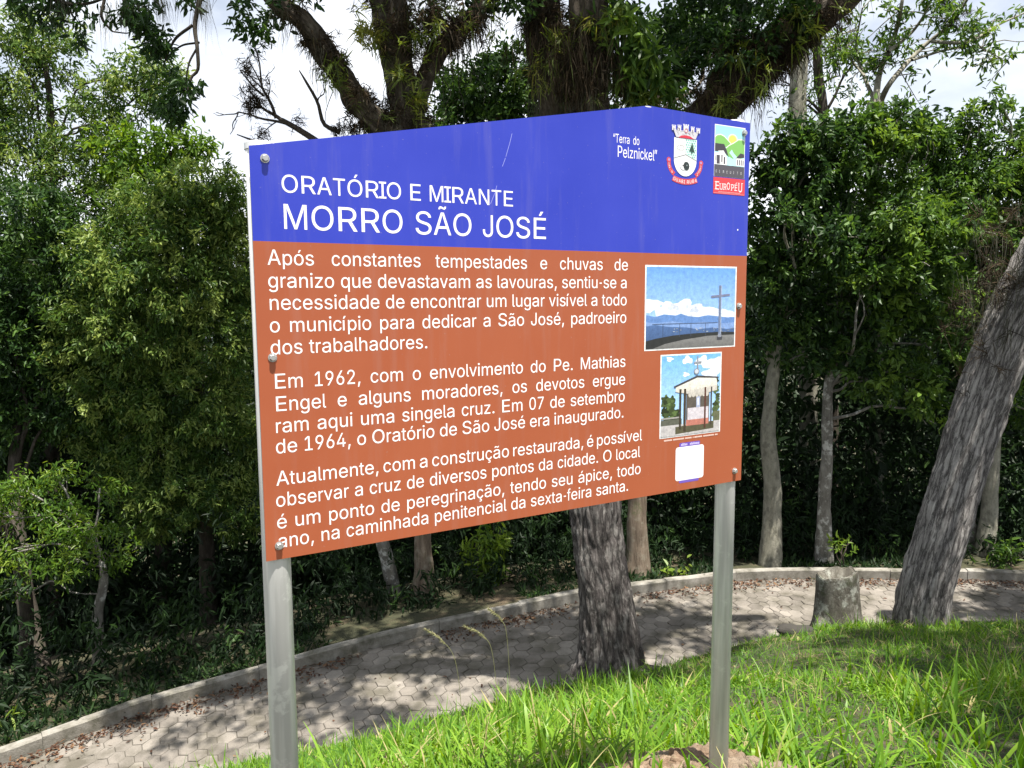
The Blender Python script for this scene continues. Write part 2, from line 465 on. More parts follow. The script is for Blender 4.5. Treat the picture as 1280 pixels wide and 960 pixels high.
m, t, b = new_mat('soil')
tcn = node(t, 'ShaderNodeTexCoord')
n1 = node(t, 'ShaderNodeTexNoise', Scale=2.2, Detail=9.0, Roughness=.65); t.links.new(tcn.outputs['Object'], n1.inputs['Vector'])
n2 = node(t, 'ShaderNodeTexNoise', Scale=45.0, Detail=5.0, Roughness=.7); t.links.new(tcn.outputs['Object'], n2.inputs['Vector'])
r1 = ramp(t, [(.32, (.022, .026, .011)), (.5, (.044, .046, .020)), (.68, (.11, .082, .050))]); t.links.new(n1.outputs['Fac'], r1.inputs['Fac'])
r2 = ramp(t, [(.3, (.45, .45, .45)), (.7, (1.35, 1.3, 1.25))]); t.links.new(n2.outputs['Fac'], r2.inputs['Fac'])
x = node(t, 'ShaderNodeMix', data_type='RGBA', blend_type='MULTIPLY'); x.inputs[0].default_value = 1
t.links.new(r1.outputs[0], x.inputs[6]); t.links.new(r2.outputs[0], x.inputs[7]); t.links.new(x.outputs[2], b.inputs['Base Color'])
b.inputs['Roughness'].default_value = .95
bu = node(t, 'ShaderNodeBump', Strength=.7, Distance=.02); t.links.new(n2.outputs['Fac'], bu.inputs['Height']); t.links.new(bu.outputs[0], b.inputs['Normal'])
M['soil'] = m
ground = mk('ground', np.hstack([gxy, gz[:, None]]), [gq], M['soil'], smooth=True)
tag(ground, kind='structure')

# ---- paved path: a sandy bed with hexagonal concrete pavers
m, t, b = new_mat('paver_concrete')
a = node(t, 'ShaderNodeAttribute', attribute_name='tint')
tcn = node(t, 'ShaderNodeTexCoord')
n1 = node(t, 'ShaderNodeTexNoise', Scale=3.0, Detail=8.0, Roughness=.6); t.links.new(tcn.outputs['Object'], n1.inputs['Vector'])
n2 = node(t, 'ShaderNodeTexNoise', Scale=160.0, Detail=3.0); t.links.new(tcn.outputs['Object'], n2.inputs['Vector'])
r0 = ramp(t, [(0, (.120, .108, .094)), (.5, (.180, .164, .145)), (1, (.25, .23, .205))]); t.links.new(a.outputs['Fac'], r0.inputs['Fac'])
r1 = ramp(t, [(.38, (.50, .49, .42)), (.55, (1.0, .98, .95)), (.68, (1.15, 1.12, 1.08))]); t.links.new(n1.outputs['Fac'], r1.inputs['Fac'])
r2 = ramp(t, [(.35, (.78, .78, .78)), (.65, (1.12, 1.12, 1.12))]); t.links.new(n2.outputs['Fac'], r2.inputs['Fac'])
x = node(t, 'ShaderNodeMix', data_type='RGBA', blend_type='MULTIPLY'); x.inputs[0].default_value = 1
y = node(t, 'ShaderNodeMix', data_type='RGBA', blend_type='MULTIPLY'); y.inputs[0].default_value = 1
t.links.new(r0.outputs[0], x.inputs[6]); t.links.new(r1.outputs[0], x.inputs[7]); t.links.new(x.outputs[2], y.inputs[6]); t.links.new(r2.outputs[0], y.inputs[7])
t.links.new(y.outputs[2], b.inputs['Base Color']); b.inputs['Roughness'].default_value = .85
bu = node(t, 'ShaderNodeBump', Strength=.35, Distance=.006); t.links.new(n2.outputs['Fac'], bu.inputs['Height']); t.links.new(bu.outputs[0], b.inputs['Normal'])
M['paver'] = m
M['joint'] = plain('joint_sand', (.075, .068, .055), .95, spec=.1)

rng = np.random.default_rng(3)
g = Geo()
s0, s1 = CS[0] + .5, CS[-1] - .5
ss = np.arange(s0, s1, .2); dd_ = np.linspace(.0, PATH_W + .15, 8)
S, D = np.meshgrid(ss, dd_)
V = path_pt(S.ravel(), D.ravel()); V[:, 2] -= .009
k = len(ss); i0 = (np.arange(7)[:, None] * k + np.arange(k - 1)[None, :]).ravel()
bed_q = np.stack([i0, i0 + k, i0 + k + 1, i0 + 1], 1)
nb = len(V)
Rh = .100; a_h = Rh * math.sqrt(3) / 2
cs_, ds_, row = [], [], 0
d = .02
hexes = []
while d < PATH_W + .1:
    off = (row % 2) * a_h
    for s in np.arange(s0 + off, s1, 2 * a_h): hexes.append((s, d))
    d += 1.5 * Rh; row += 1
H = np.array(hexes); N = len(H)
ang = np.pi / 6 + np.arange(6) * np.pi / 3
V6s, V6d = np.cos(ang), np.sin(ang)
tilt = rng.normal(size=(N, 2)) * .016; lift = rng.normal(size=N) * .0020
rings = []
for inset, dz in ((.0080, 0.0), (.0030, -.004), (.0027, -.03)):
    rr = Rh - inset
    s = H[:, 0:1] + V6s * rr; d_ = H[:, 1:2] + V6d * rr
    d_ = np.maximum(d_, .004)
    p = path_pt(s.ravel(), d_.ravel()).reshape(N, 6, 3)
    p[..., 2] += lift[:, None] + tilt[:, :1] * (V6s * rr) + tilt[:, 1:] * (V6d * rr) + dz
    rings.append(p)
PV = np.stack(rings, 1).reshape(-1, 3)
b_ = np.arange(N)[:, None] * 18
top = b_ + np.arange(6)[None, :]
side = []
for q in (0, 6):
    for e in range(6):
        side.append(np.concatenate([b_ + q + e, b_ + q + 6 + e, b_ + q + 6 + (e + 1) % 6, b_ + q + (e + 1) % 6], 1))
side = np.concatenate(side)
VV = np.concatenate([V, PV])
tint = np.concatenate([np.full(nb, .3), np.repeat(np.clip(rng.normal(.5, .19, N), 0, 1), 18)])
path = mk('path', VV, [bed_q, top + nb, side + nb], [M['joint'], M['paver']], attrs={'tint': ('POINT', 'FLOAT', tint)},
          mat_idx=np.concatenate([np.zeros(len(bed_q)), np.ones(len(top) + len(side))]))
tag(path, kind='structure')

# ---- kerb of cast concrete lengths
m, t, b = new_mat('kerb_concrete')
tcn = node(t, 'ShaderNodeTexCoord')
n1 = node(t, 'ShaderNodeTexNoise', Scale=5.0, Detail=9.0, Roughness=.7); t.links.new(tcn.outputs['Object'], n1.inputs['Vector'])
n2 = node(t, 'ShaderNodeTexNoise', Scale=90.0, Detail=4.0); t.links.new(tcn.outputs['Object'], n2.inputs['Vector'])
r1 = ramp(t, [(.34, (.085, .082, .060)), (.48, (.18, .168, .142)), (.66, (.30, .285, .255))]); t.links.new(n1.outputs['Fac'], r1.inputs['Fac'])
t.links.new(r1.outputs[0], b.inputs['Base Color']); b.inputs['Roughness'].default_value = .9
bu = node(t, 'ShaderNodeBump', Strength=.5, Distance=.01); t.links.new(n2.outputs['Fac'], bu.inputs['Height']); t.links.new(bu.outputs[0], b.inputs['Normal'])
M['kerb'] = m
g = Geo()
prof = np.array([(0, -.06), (0, .112), (-.014, .126), (-.092, .126), (-.105, .112), (-.105, -.06)])
s = s0
while s < s1 - 1:
    ln = 1.0 * rng.uniform(.96, 1.03)
    q = np.linspace(s + .0015, s + ln - .0015, 6)
    dz, dd = rng.normal() * .006, rng.normal() * .006
    rows = []
    for j, sq in enumerate(q):
        for (pd, pz) in prof:
            p = path_pt(np.array([sq]), np.array([pd + dd - .002]))[0]
            p[2] += pz + dz; rows.append(p)
    rows = np.array(rows); rows += (vnoise(rows * 9, 3) * .004)[:, None] * np.array([0, .6, 1])
    k = len(prof)
    i = (np.arange(5)[:, None] * k + np.arange(k - 1)[None, :]).ravel()
    g.add(rows, np.stack([i, i + 1, i + k + 1, i + k], 1), np.array([[5, 4, 3, 2, 1, 0]]), np.array([[0, 1, 2, 3, 4, 5]]) + 5 * k)
    s += ln
kerb = g.build('kerb', M['kerb'])
tag(kerb, kind='structure')

# ---- dead leaves blown against the kerb
rng = np.random.default_rng(11)
n = 6000
sl = rng.uniform(CS[0] + 8, CS[-1] - 8, n)
dl = np.abs(rng.normal(size=n)) * .15 + .01
clump = vnoise(np.stack([sl * .9, sl * 0, sl * 0], 1), 4)
keep = clump + rng.normal(size=n) * .25 > -.15
sc = rng.random(n) < .045
dl = np.where(sc, rng.uniform(0, PATH_W, n), dl); keep |= sc
sl, dl = sl[keep], dl[keep]; n = len(sl)
P = path_pt(sl, dl); P[:, 2] += .006 + rng.random(n) * .02
D = rng.normal(size=(n, 3)); D[:, 2] *= .25
V, Q, tt = leaf_geo(P, D, np.array([0, 0, 1.]) + rng.normal(size=(n, 3)) * .35, rng.uniform(.018, .065, n), rng.uniform(.010, .026, n), rng.random(n), .1)
g = Geo(); g.add(V, Q, tint=tt)
tag(g.build('fallen_leaves', M['dead_leaf'], smooth=True), kind='stuff')

# ------------------------------------------------------------------ grass
def grass_points(n, lo, hi, rng):
    xy = rng.uniform(lo, hi, (n, 2))
    d, s, pz = path_lat(xy)
    edge = PATH_W + .03 + .09 * vnoise(np.stack([s * 2.1, s * 0, s * 0], 1), 21)
    return xy[d > edge], d[d > edge]
rng = np.random.default_rng(7)
g = Geo()
BARE = np.array([at(700, 948, 3.0)[:2], at(880, 945, 2.62)[:2]])
def bare(xy):
    a = np.exp(-((xy - BARE[0]) ** 2 / np.array([.11, .05])).sum(1)) * .8
    b2 = np.exp(-((xy - BARE[1]) ** 2 / np.array([.075, .045])).sum(1)) * 1.3
    return a + b2
def add_grass(n, lo, hi, L0, L1, W0, W1, lean, bend, tint_mu, seed, thr=None, nseg=4, tall=0.0):
    xy, d = grass_points(n, lo, hi, rng)
    P3 = np.hstack([xy, np.zeros((len(xy), 1))])
    cl = fbm(P3 * 2.3, seed, 3)
    keep = rng.random(len(xy)) > bare(xy) * 1.15
    if thr is not None: keep &= cl + rng.normal(size=len(xy)) * .12 > thr
    xy, cl, d = xy[keep], cl[keep], d[keep]
    P = np.hstack([xy, (ground_z(xy) - .008)[:, None]])
    N = len(P)
    az = rng.uniform(0, 2 * np.pi, N); ln = np.abs(rng.normal(size=N)) * lean + .08
    Dv = np.stack([np.cos(az) * ln, np.sin(az) * ln, np.ones(N)], 1)
    Ln = rng.uniform(L0, L1, N) * (1 + .55 * cl) * np.clip(.45 + (d - PATH_W) * .7, .4, 1)
    W = rng.uniform(W0, W1, N)
    side = np.stack([-np.sin(az + rng.normal(size=N) * .6), np.cos(az + rng.normal(size=N) * .6), np.zeros(N)], 1)
    tint = np.clip(tint_mu + cl * .34 + rng.normal(size=N) * .19, 0, 1)
    dry = rng.random(N) < .02 + .10 * np.clip(fbm(P3[keep] * .9, seed + 3, 2), 0, 1); tint[dry] = 1
    V, Q, tt = blades(P, Dv, Ln, W, np.abs(rng.normal(size=N)) * bend + .12, rng, nseg, side, tint=tint)
    g.add(V, Q, tint=tt)
add_grass(140000, (-2.6, 1.9), (4.9, 8.3), .035, .095, .003, .007, 1.3, .4, .32, 31, nseg=3)
add_grass(30000, (-2.6, 1.9), (4.9, 8.3), .09, .20, .005, .011, .9, .7, .46, 33, thr=.0)
add_grass(14000, (-2.6, 1.9), (4.9, 8.3), .03, .07, .014, .03, 1.6, .3, .36, 34, thr=-.05, nseg=2)
add_grass(26000, (-1.2, 2.0), (3.4, 5.0), .12, .30, .007, .0155, .9, .8, .54, 35, thr=.06, nseg=5)
add_grass(24000, (4.9, -2), (11, 8.3), .05, .15, .005, .010, .9, .5, .38, 37, nseg=3)
add_grass(9000, (-7, -3), (4.9, 2.2), .06, .2, .006, .010, .7, .5, .40, 39, nseg=3)
add_grass(7000, (-1.0, 2.2), (4.2, 7.0), .05, .16, .003, .006, 2.2, .2, 1.3, 41, thr=.12, nseg=3)
# broad-bladed tufts standing out of the lawn
def tuft(px, py, Y, n, L0, W0, seed, spread=.04, lean=.55, bend=.7, tint=.6):
    r = np.random.default_rng(seed)
    c = at(px, py, Y)[:2]
    xy = c + r.normal(size=(n, 2)) * spread
    P = np.hstack([xy, (ground_z(xy) - .01)[:, None]])
    az = r.uniform(0, 2 * np.pi, n); ln = np.abs(r.normal(size=n)) * lean + .1
    Dv = np.stack([np.cos(az) * ln, np.sin(az) * ln, np.ones(n)], 1)
    side = np.stack([-np.sin(az), np.cos(az), np.zeros(n)], 1)
    return P, Dv, side, r
TUFTS = [(330, 1010, 2.9, 16, .42, .014), (440, 975, 3.2, 20, .34, .013), (560, 968, 3.05, 18, .30, .018), (690, 975, 2.9, 16, .34, .015), (720, 925, 3.5, 16, .34, .012),
         (800, 905, 3.7, 20, .36, .012), (955, 935, 2.75, 26, .36, .012), (985, 915, 3.0, 26, .38, .012), (1010, 960, 2.7, 26, .34, .011), (1060, 945, 2.9, 22, .36, .010), (1110, 960, 2.75, 22, .33, .010),
         (1170, 945, 2.9, 22, .38, .010), (1250, 965, 2.7, 18, .42, .014), (1090, 850, 4.6, 24, .42, .013), (1120, 830, 5.0, 20, .40, .013), (1060, 850, 4.7, 16, .36, .012), (1180, 885, 3.7, 12, .40, .013),
         (640, 900, 4.1, 22, .34, .012), (860, 900, 4.0, 20, .32, .011), (1010, 885, 3.9, 18, .40, .012), (610, 930, 3.6, 16, .30, .012), (500, 940, 3.8, 18, .26, .012), (690, 866, 6.0, 30, .26, .011), (735, 872, 5.9, 34, .28, .011), (790, 866, 6.0, 34, .27, .011), (845, 858, 6.1, 30, .26, .011), (880, 850, 6.1, 24, .24, .010), (815, 846, 6.4, 24, .24, .010), (760, 880, 5.5, 26, .30, .012), (1030, 800, 6.9, 24, .24, .010), (1075, 790, 7.1, 24, .22, .010), (1110, 786, 7.0, 20, .22, .010), (1225, 915, 3.2, 18, .36, .012)]
for q, (px, py, Y, n, L0, W0) in enumerate(TUFTS):
    P, Dv, sd, r = tuft(px, py, Y, n, L0, W0, 200 + q)
    if Y < 3.9: L0 *= 1.12; W0 *= 1.45
    V, Q, tt = blades(P, Dv, L0 * r.uniform(.55, 1.15, n), W0 * r.uniform(.7, 1.2, n), np.abs(r.normal(size=n)) * .45 + .15, r, 6, sd, tint=np.clip(r.normal(.55, .24, n), 0, .97))
    g.add(V, Q, tint=tt)
grass = g.build('grass', M['grass'], smooth=True)
tag(grass, kind='stuff')

# ------------------------------------------------------------------ trees
def gz1(x, y):
    return float(ground_z(np.array([[x, y]]))[0])

def twig_path(p0, p1, rng, n=5, wob=.12, sag=0.0):
    p0, p1 = np.asarray(p0, float), np.asarray(p1, float)
    L_ = np.linalg.norm(p1 - p0)
    t = np.linspace(0, 1, n)[:, None]
    p = p0 + (p1 - p0) * t + rng.normal(size=(n, 3)) * L_ * wob * (t * (1 - t) * 2)
    p[:, 2] += sag * L_ * np.sin(np.pi * t[:, 0])
    return p

def make_tree(name, label, trunk, lobes, leafm, bark, seed, leaf=(.10, .04), dens=14, per=26, spread=.16, droop=.25, tint=(.5, .2),
              shell=.5, up=.7, sides=18, noise=.20, flute=.0, group=None, cat='tree', fork=.75, branch_r=.35, branches=True, twigs=2, ridge=0.0):
    """trunk: list of (point, radius); lobes: list of (centre, radii)"""
    rng = np.random.default_rng(seed)
    pts = np.array([p for p, r in trunk]); rad = np.array([r for p, r in trunk])
    base = pts[0].copy()
    base[2] = gz1(base[0], base[1])
    pts[0][2] = base[2] - .12
    root = empty(name, base, label, cat, group=group)
    g = Geo()
    tubes_into(g, pts, rad, sides=sides, n=max(14, int(np.linalg.norm(np.diff(pts, axis=0), axis=1).sum() / (.022 if ridge else .06))), noise=noise, nfreq=3, seed=seed, flute=flute, ridge=ridge)
    if branches:
        PR = spline(np.hstack([pts, rad[:, None]]), 60)
        for q, (c, r) in enumerate(lobes):
            c = np.asarray(c, float)
            k = int(np.clip(rng.uniform(fork - .2, fork + .2), .2, .98) * 59)
            low = PR[:, 2] < c[2] - .1
            if low.any(): k = min(k, np.where(low)[0].max())
            a = PR[k, :3]
            pp = twig_path(a, c, rng, 5, .10, .08)
            r0 = max(.012, PR[k, 3] * branch_r)
            tubes_into(g, pp, np.linspace(r0, .010, 5), sides=7, n=12, seed=seed + q)
            rr = np.mean(r)
            for w in range(twigs):
                e = c + nrm(rng.normal(size=3)) * np.asarray(r) * .8
                tubes_into(g, twig_path(pp[rng.integers(2, 4)], e, rng, 4, .14, .05), np.linspace(r0 * .45, .005, 4), sides=5, n=8, seed=seed + w)
    g.build('trunk', bark, root, base, True)
    if lobes:
        C, O = lobe_clumps(lobes, dens, rng, seed, shell)
        g = Geo()
        leaf_cloud(g, C, O, per, leaf[0], leaf[1], spread, droop, rng, tint, up)
        g.build('crown', leafm, root, base)
    return root, base, rng

# ---- the big epiphyte-laden tree standing behind the sign
base = at(762, 838, 6.62)
fork = at(748, 470, 6.75)
trk = [(base, .315), (base + np.array([.0, .0, .22]), .268), (at(755, 730, 6.65), .232), (at(745, 640, 6.7), .215), (fork, .22), (at(742, 390, 6.8), .20)]
Abase = base.copy(); Abase[2] = gz1(base[0], base[1])
A = empty('mossy_tree', Abase, 'big dark-barked tree behind the sign, its forked limbs shaggy with epiphytes', 'tree')
g = Geo()
tubes_into(g, [p for p, r in trk], [r for p, r in trk], sides=180, n=260, noise=.13, nfreq=5, seed=4, flute=.10, ridge=.022)
rng = np.random.default_rng(40)
for q in range(5):                                        # root flares
    a_ = (.15, -.5, -1.25, 2.6, 3.5)[q]
    e = Abase + np.array([math.cos(a_) * .55, math.sin(a_) * .55, 0]); e[2] = gz1(e[0], e[1]) - .03
    tubes_into(g, [Abase + np.array([math.cos(a_) * .18, math.sin(a_) * .18, .34]), (Abase + e) / 2 + np.array([0, 0, .09]), e], [.10, .06, .02], sides=12, n=14, noise=.2, seed=q)
g.build('trunk', M['bark_main'], A, Abase, True)
LIMBS = {   # limb: points in the photo with depth, radii
    'left': ([fork, at(640, 300, 6.7), at(548, 205, 6.65), at(512, 150, 6.6), at(500, 95, 6.6), at(490, 40, 6.6), at(478, -40, 6.6), at(450, -200, 6.7)],
             [.17, .16, .155, .135, .12, .13, .13, .10]),
    'outer': ([at(540, 200, 6.66), at(470, 152, 6.5), at(432, 105, 6.4), at(405, 65, 6.3), at(380, 28, 6.2), at(345, 0, 6.1), at(290, -60, 6.0)],
              [.12, .105, .085, .085, .075, .07, .05]),
    'centre': ([at(744, 420, 6.8), at(735, 250, 6.9), at(735, 130, 6.9), at(735, 40, 6.9), at(733, -60, 6.9), at(728, -260, 7.0)],
               [.20, .19, .18, .165, .16, .12]),
    'right': ([at(746, 430, 6.8), at(820, 260, 6.9), at(885, 150, 7.0), at(935, 95, 7.0), at(985, 45, 7.0), at(1045, 0, 7.0), at(1130, -70, 7.0), at(1250, -200, 6.9)],
              [.19, .185, .18, .165, .16, .14, .12, .08]),
    'brown': ([at(744, 330, 6.85), at(700, 160, 7.05), at(682, 60, 7.1), at(672, -20, 7.1), at(640, -150, 7.2)], [.15, .14, .15, .14, .09]),
    'bent': ([at(512, 150, 6.6), at(545, 70, 6.6), at(578, 32, 6.65), at(600, 5, 6.7), at(620, -60, 6.7)], [.08, .07, .07, .06, .04]),
    'inner': ([at(866, 170, 7.0), at(900, 90, 7.1), at(925, 30, 7.15), at(930, -60, 7.2)], [.07, .065, .05, .04]),
}
for k, (p, r) in LIMBS.items():
    g = Geo(); tubes_into(g, p, r, sides=48, n=150, noise=.30, nfreq=5, seed=len(k) * 3, ridge=.018)
    g.build('limb', M['bark_limb'], A, Abase, True)

def along(limb, t0, t1, n, rng, rough=1.0):
    p, r = LIMBS[limb]
    PR = spline(np.hstack([np.array(p), np.array(r)[:, None]]), 200)
    k = (rng.uniform(t0, t1, n) * 199).astype(int)
    T = nrm(np.gradient(PR[:, :3], axis=0))[k]
    o = nrm(np.cross(T, rng.normal(size=(n, 3))))
    P = PR[k, :3] + o * PR[k, 3:4] * rough
    m_ = vnoise(P * 3.2, 77) + rng.normal(size=n) * .12 > .02
    return P[m_], o[m_]

g = Geo(); gm = Geo(); ge = Geo()
rng = np.random.default_rng(44)
def rosettes(gx_, P, O, per, L0, W0, rng, tint=(.35, .25), bend=.5):
    n = len(P); k = np.repeat(np.arange(n), per)
    D = O[k] * .9 + rng.normal(size=(n * per, 3)) * .6 + np.array([0, 0, .15])
    sc_ = np.repeat(rng.uniform(.5, 1.25, n), per)
    V, Q, tt = blades(P[k] + rng.normal(size=(n * per, 3)) * .02, D, L0 * sc_ * rng.uniform(.6, 1.2, n * per), W0 * sc_, np.abs(rng.normal(size=n * per)) * bend, rng, 3,
                      tint=np.clip(np.repeat(rng.normal(tint[0], tint[1], n), per) + rng.normal(size=n * per) * .12, 0, 1))
    gx_.add(V, Q, tint=tt)
for limb, t0, t1, n, L0 in (('outer', .12, .8, 230, .085), ('left', .38, .95, 330, .09), ('right', .30, .9, 520, .10), ('centre', .33, .62, 320, .11), ('brown', .35, .9, 260, .10), ('bent', .1, .9, 110, .09), ('inner', .1, .8, 70, .09)):
    P, O = along(limb, t0, t1, n, rng, .95)
    rosettes(g, P, O, 14, L0, .010, rng, (.42, .3))
def strands(gx_, P, rng, per, L0, W0):
    n = len(P); k = np.repeat(np.arange(n), per)
    D = rng.normal(size=(n * per, 3)) * .16 + np.array([0, 0, -1])
    V, Q, tt = blades(P[k] + rng.normal(size=(n * per, 3)) * .035, D, L0 * np.repeat(rng.uniform(.35, 1.4, n), per) * rng.uniform(.5, 1.1, n * per), np.full(n * per, W0), np.zeros(n * per), rng, 4, prof='moss',
                      tint=rng.random(n * per))
    V += (np.stack([vnoise(V * 9, 1), vnoise(V * 9, 2), vnoise(V * 9, 3) * .3], 1)) * .018
    gx_.add(V, Q, tint=tt)
for limb, t0, t1, n, L0 in (('outer', .1, .95, 50, .22), ('left', .35, .95, 70, .28), ('right', .3, .95, 90, .28), ('centre', .35, .65, 130, .42), ('brown', .3, .8, 90, .35), ('bent', .2, .9, 40, .3)):
    P, O = along(limb, t0, t1, n, rng, 1.0)
    P[:, 2] -= .03
    strands(gm, P, rng, 9, L0, .0045)
# thin bare aerial roots hanging from the limbs
for limb, t0, t1, n in (('left', .4, .8, 12), ('bent', .2, .9, 22), ('outer', .2, .8, 10), ('right', .35, .7, 6)):
    P, O = along(limb, t0, t1, n, rng, 1.0)
    for q in range(len(P)):
        e = P[q] + np.array([rng.normal() * .06, rng.normal() * .06, -rng.uniform(.25, .75)])
        tubes_into(gm, twig_path(P[q], e, rng, 6, .12), np.linspace(.005, .002, 6), sides=4, n=8)
        gm.A.setdefault('tint', []).append(np.full(8 * 4, .1))
gm.A.pop('bark', None)
# yellow-green and dark broad epiphytes
for c, rr, n, tn in ((at(462, 38, 6.45), .13, 26, .8), (at(497, 95, 6.45), .07, 10, .5), (at(905, 135, 6.75), .10, 16, .3), (at(700, 55, 6.8), .22, 16, .5), (at(670, 95, 6.8), .16, 14, .55), (at(760, 25, 6.7), .12, 12, .55), (at(600, 20, 6.5), .2, 12, .3), (at(520, 60, 6.4), .2, 16, .3), (at(930, 85, 6.75), .22, 18, .35), (at(990, 35, 6.75), .22, 16, .3), (at(800, 130, 6.7), .16, 14, .35), (at(420, 90, 6.2), .12, 10, .3), (at(515, 120, 6.4), .12, 14, .5)):
    P = c + rng.normal(size=(n, 3)) * rr * .5
    rosettes(ge, P, nrm(rng.normal(size=(n, 3)) + np.array([0, -.4, .5])), 13, .115, .014, rng, (tn, .18), .7)
for c, rr, n in ((at(528, 22, 6.5), (.34, .2, .26), 120), (at(505, 70, 6.5), (.20, .15, .22), 60), (at(480, 150, 6.5), (.20, .12, .10), 60), (at(585, 35, 6.6), (.22, .12, .12), 60), (at(735, 95, 6.75), (.26, .16, .24), 120), (at(680, 30, 6.95), (.2, .15, .22), 70),
                 (at(905, 110, 6.85), (.32, .16, .18), 110), (at(960, 60, 6.85), (.30, .16, .16), 90), (at(1025, 15, 6.85), (.3, .16, .16), 70), (at(445, 115, 6.3), (.10, .08, .10), 20), (at(420, 75, 6.25), (.10, .08, .10), 20)):
    P = c + rng.normal(size=(n, 3)) * np.array(rr) * .5
    rosettes(g, P, nrm(rng.normal(size=(n, 3)) + np.array([0, -.3, -.1])), 15, .085, .008, rng, (.38, .3))
def skirt(c, rr, n, L0):
    P = c + rng.normal(size=(n, 3)) * np.array(rr) * .5
    k = np.repeat(np.arange(n), 10)
    V, Q, tt = blades(P[k] + rng.normal(size=(n * 10, 3)) * .03, rng.normal(size=(n * 10, 3)) * .22 + np.array([0, 0, -1]), L0 * rng.uniform(.3, 1.2, n * 10), np.full(n * 10, .006), np.zeros(n * 10), rng, 4, prof='moss', tint=np.clip(rng.normal(.38, .25, n * 10), 0, 1))
    V += np.stack([vnoise(V * 8, 1), vnoise(V * 8, 2), 0 * V[:, 0]], 1) * .016
    g.add(V, Q, tint=tt)
skirt(at(735, 70, 6.72), (.34, .14, .22), 90, .36); skirt(at(680, 40, 6.9), (.24, .14, .2), 45, .30); skirt(at(530, 40, 6.5), (.3, .14, .2), 40, .24)
skirt(at(895, 125, 6.8), (.34, .14, .16), 60, .20); skirt(at(980, 70, 6.8), (.36, .14, .2), 50, .18)
g.build('dry_epiphytes', M['dry'], A, Abase)
gm.build('hanging_moss', M['moss'], A, Abase)
ge.build('green_epiphytes', M['epi_green'], A, Abase)
# long-leafed fern hanging right of the centre limb, small leafy bunches and the unseen high crown, its lobes placed to shade path and lawn
g = Geo()
C, O = lobe_clumps([(at(808, 85, 6.75), (.20, .16, .28)), (at(775, 40, 6.8), (.16, .14, .22))], 60, rng, 2)
leaf_cloud(g, C, O, 14, .17, .036, .09, 1.1, rng, (.55, .2), .4)
g.build('fern', M['leaf_green'], A, Abase)
g = Geo()
C, O = lobe_clumps([(at(318, 18, 6.1), (.20, .2, .12)), (at(385, -8, 6.2), (.12, .1, .08)), (at(600, 15, 6.7), (.14, .1, .1)), (at(955, 35, 6.9), (.3, .2, .2)), (at(870, 30, 7.1), (.28, .2, .25)), (at(845, 60, 7.2), (.2, .2, .25)), (at(520, 25, 6.9), (.25, .2, .15)), (at(760, -5, 7), (.3, .2, .2)), (at(905, -10, 7), (.4, .2, .2)), (at(925, 55, 6.8), (.3, .2, .2)), (at(640, -5, 6.8), (.3, .2, .15)), (at(830, 95, 7.2), (.25, .2, .2)), (at(985, 15, 6.8), (.25, .2, .15))], 50, rng, 5)
leaf_cloud(g, C, O, 20, .065, .028, .09, .35, rng, (.35, .22), .6)
g.build('leaf_bunch', M['leaf_dark'], A, Abase)
lob = []
for (x_, y_, z_, r_) in ((-2.1, 6.6, 4.5, .9), (-1.7, 7.6, 5.0, 1.2), (-.2, 6.8, 4.6, 1.0), (.6, 8.2, 5.4, 1.3), (1.9, 7.2, 4.8, 1.1), (-2.6, 8.8, 5.6, 1.1), (-.9, 9.4, 6.0, 1.4), (1.6, 9.8, 6.3, 1.3),
                         (-.6, 5.9, 4.4, .7), (.9, 6.0, 4.7, .8), (2.3, 5.7, 4.9, .8), (3.4, 6.3, 5.2, .85), (-.3, 4.9, 4.6, .6), (-1.6, 5.2, 4.7, .55), (-2.5, 5.3, 4.9, .5),
                         (1.3, 4.3, 4.7, .6), (2.2, 4.0, 4.9, .65), (3.0, 4.5, 5.0, .6), (.5, 4.7, 4.6, .5)):
    lob.append((np.array([x_, y_, z_ + EYE]), (r_, r_, r_ * .55)))
C, O = lobe_clumps(lob, 6.5, rng, 9, .3)
g = Geo(); leaf_cloud(g, C, O, 28, .13, .055, .25, .25, rng, (.45, .2))
g.build('crown', M['leaf_green'], A, Abase)

# bare twiggy branches springing from the outer limb, with small air plants
g = Geo(); gr = Geo()
def twiggy(p0, p1, r0, depth, rng, air=.5):
    p0, p1 = np.asarray(p0), np.asarray(p1)
    pp = twig_path(p0, p1, rng, 5, .10)
    tubes_into(g, pp, np.linspace(r0, r0 * .45, 5), sides=6, n=10)
    Ln = np.linalg.norm(p1 - p0)
    if depth == 0: return
    for q in range(4 if depth > 1 else 3):
        a = pp[rng.integers(1, 5)]
        d = nrm(nrm(p1 - p0) * .8 + rng.normal(size=3) * np.array([.75, .35, .75]))
        twiggy(a, a + d * Ln * rng.uniform(.35, .6), r0 * .5, depth - 1, rng, air)
    if rng.random() < air:
        rosettes(gr, pp[2][None] + rng.normal(size=(3, 3)) * .012, nrm(rng.normal(size=(3, 3))), 12, .06, .006, rng, (.2, .15))
rng = np.random.default_rng(71)
b0 = at(398, 178, 6.45)
for (x1, y1, dp, r0) in ((335, 128, 3, .022),):
    tubes_into(g, [at(450, 215, 6.5), b0, at(370, 160, 6.4), at(352, 150, 6.4)], [.03, .026, .022, .02], sides=8, n=14)
    twiggy(at(352, 150, 6.4), at(318, 128, 6.35), .016, 3, rng)
    twiggy(at(345, 148, 6.4), at(325, 85, 6.35), .014, 3, rng, .3)
    twiggy(at(360, 155, 6.4), at(298, 140, 6.3), .012, 2, rng, .4)
    twiggy(at(330, 120, 6.4), at(300, 88, 6.35), .010, 2, rng, .2)
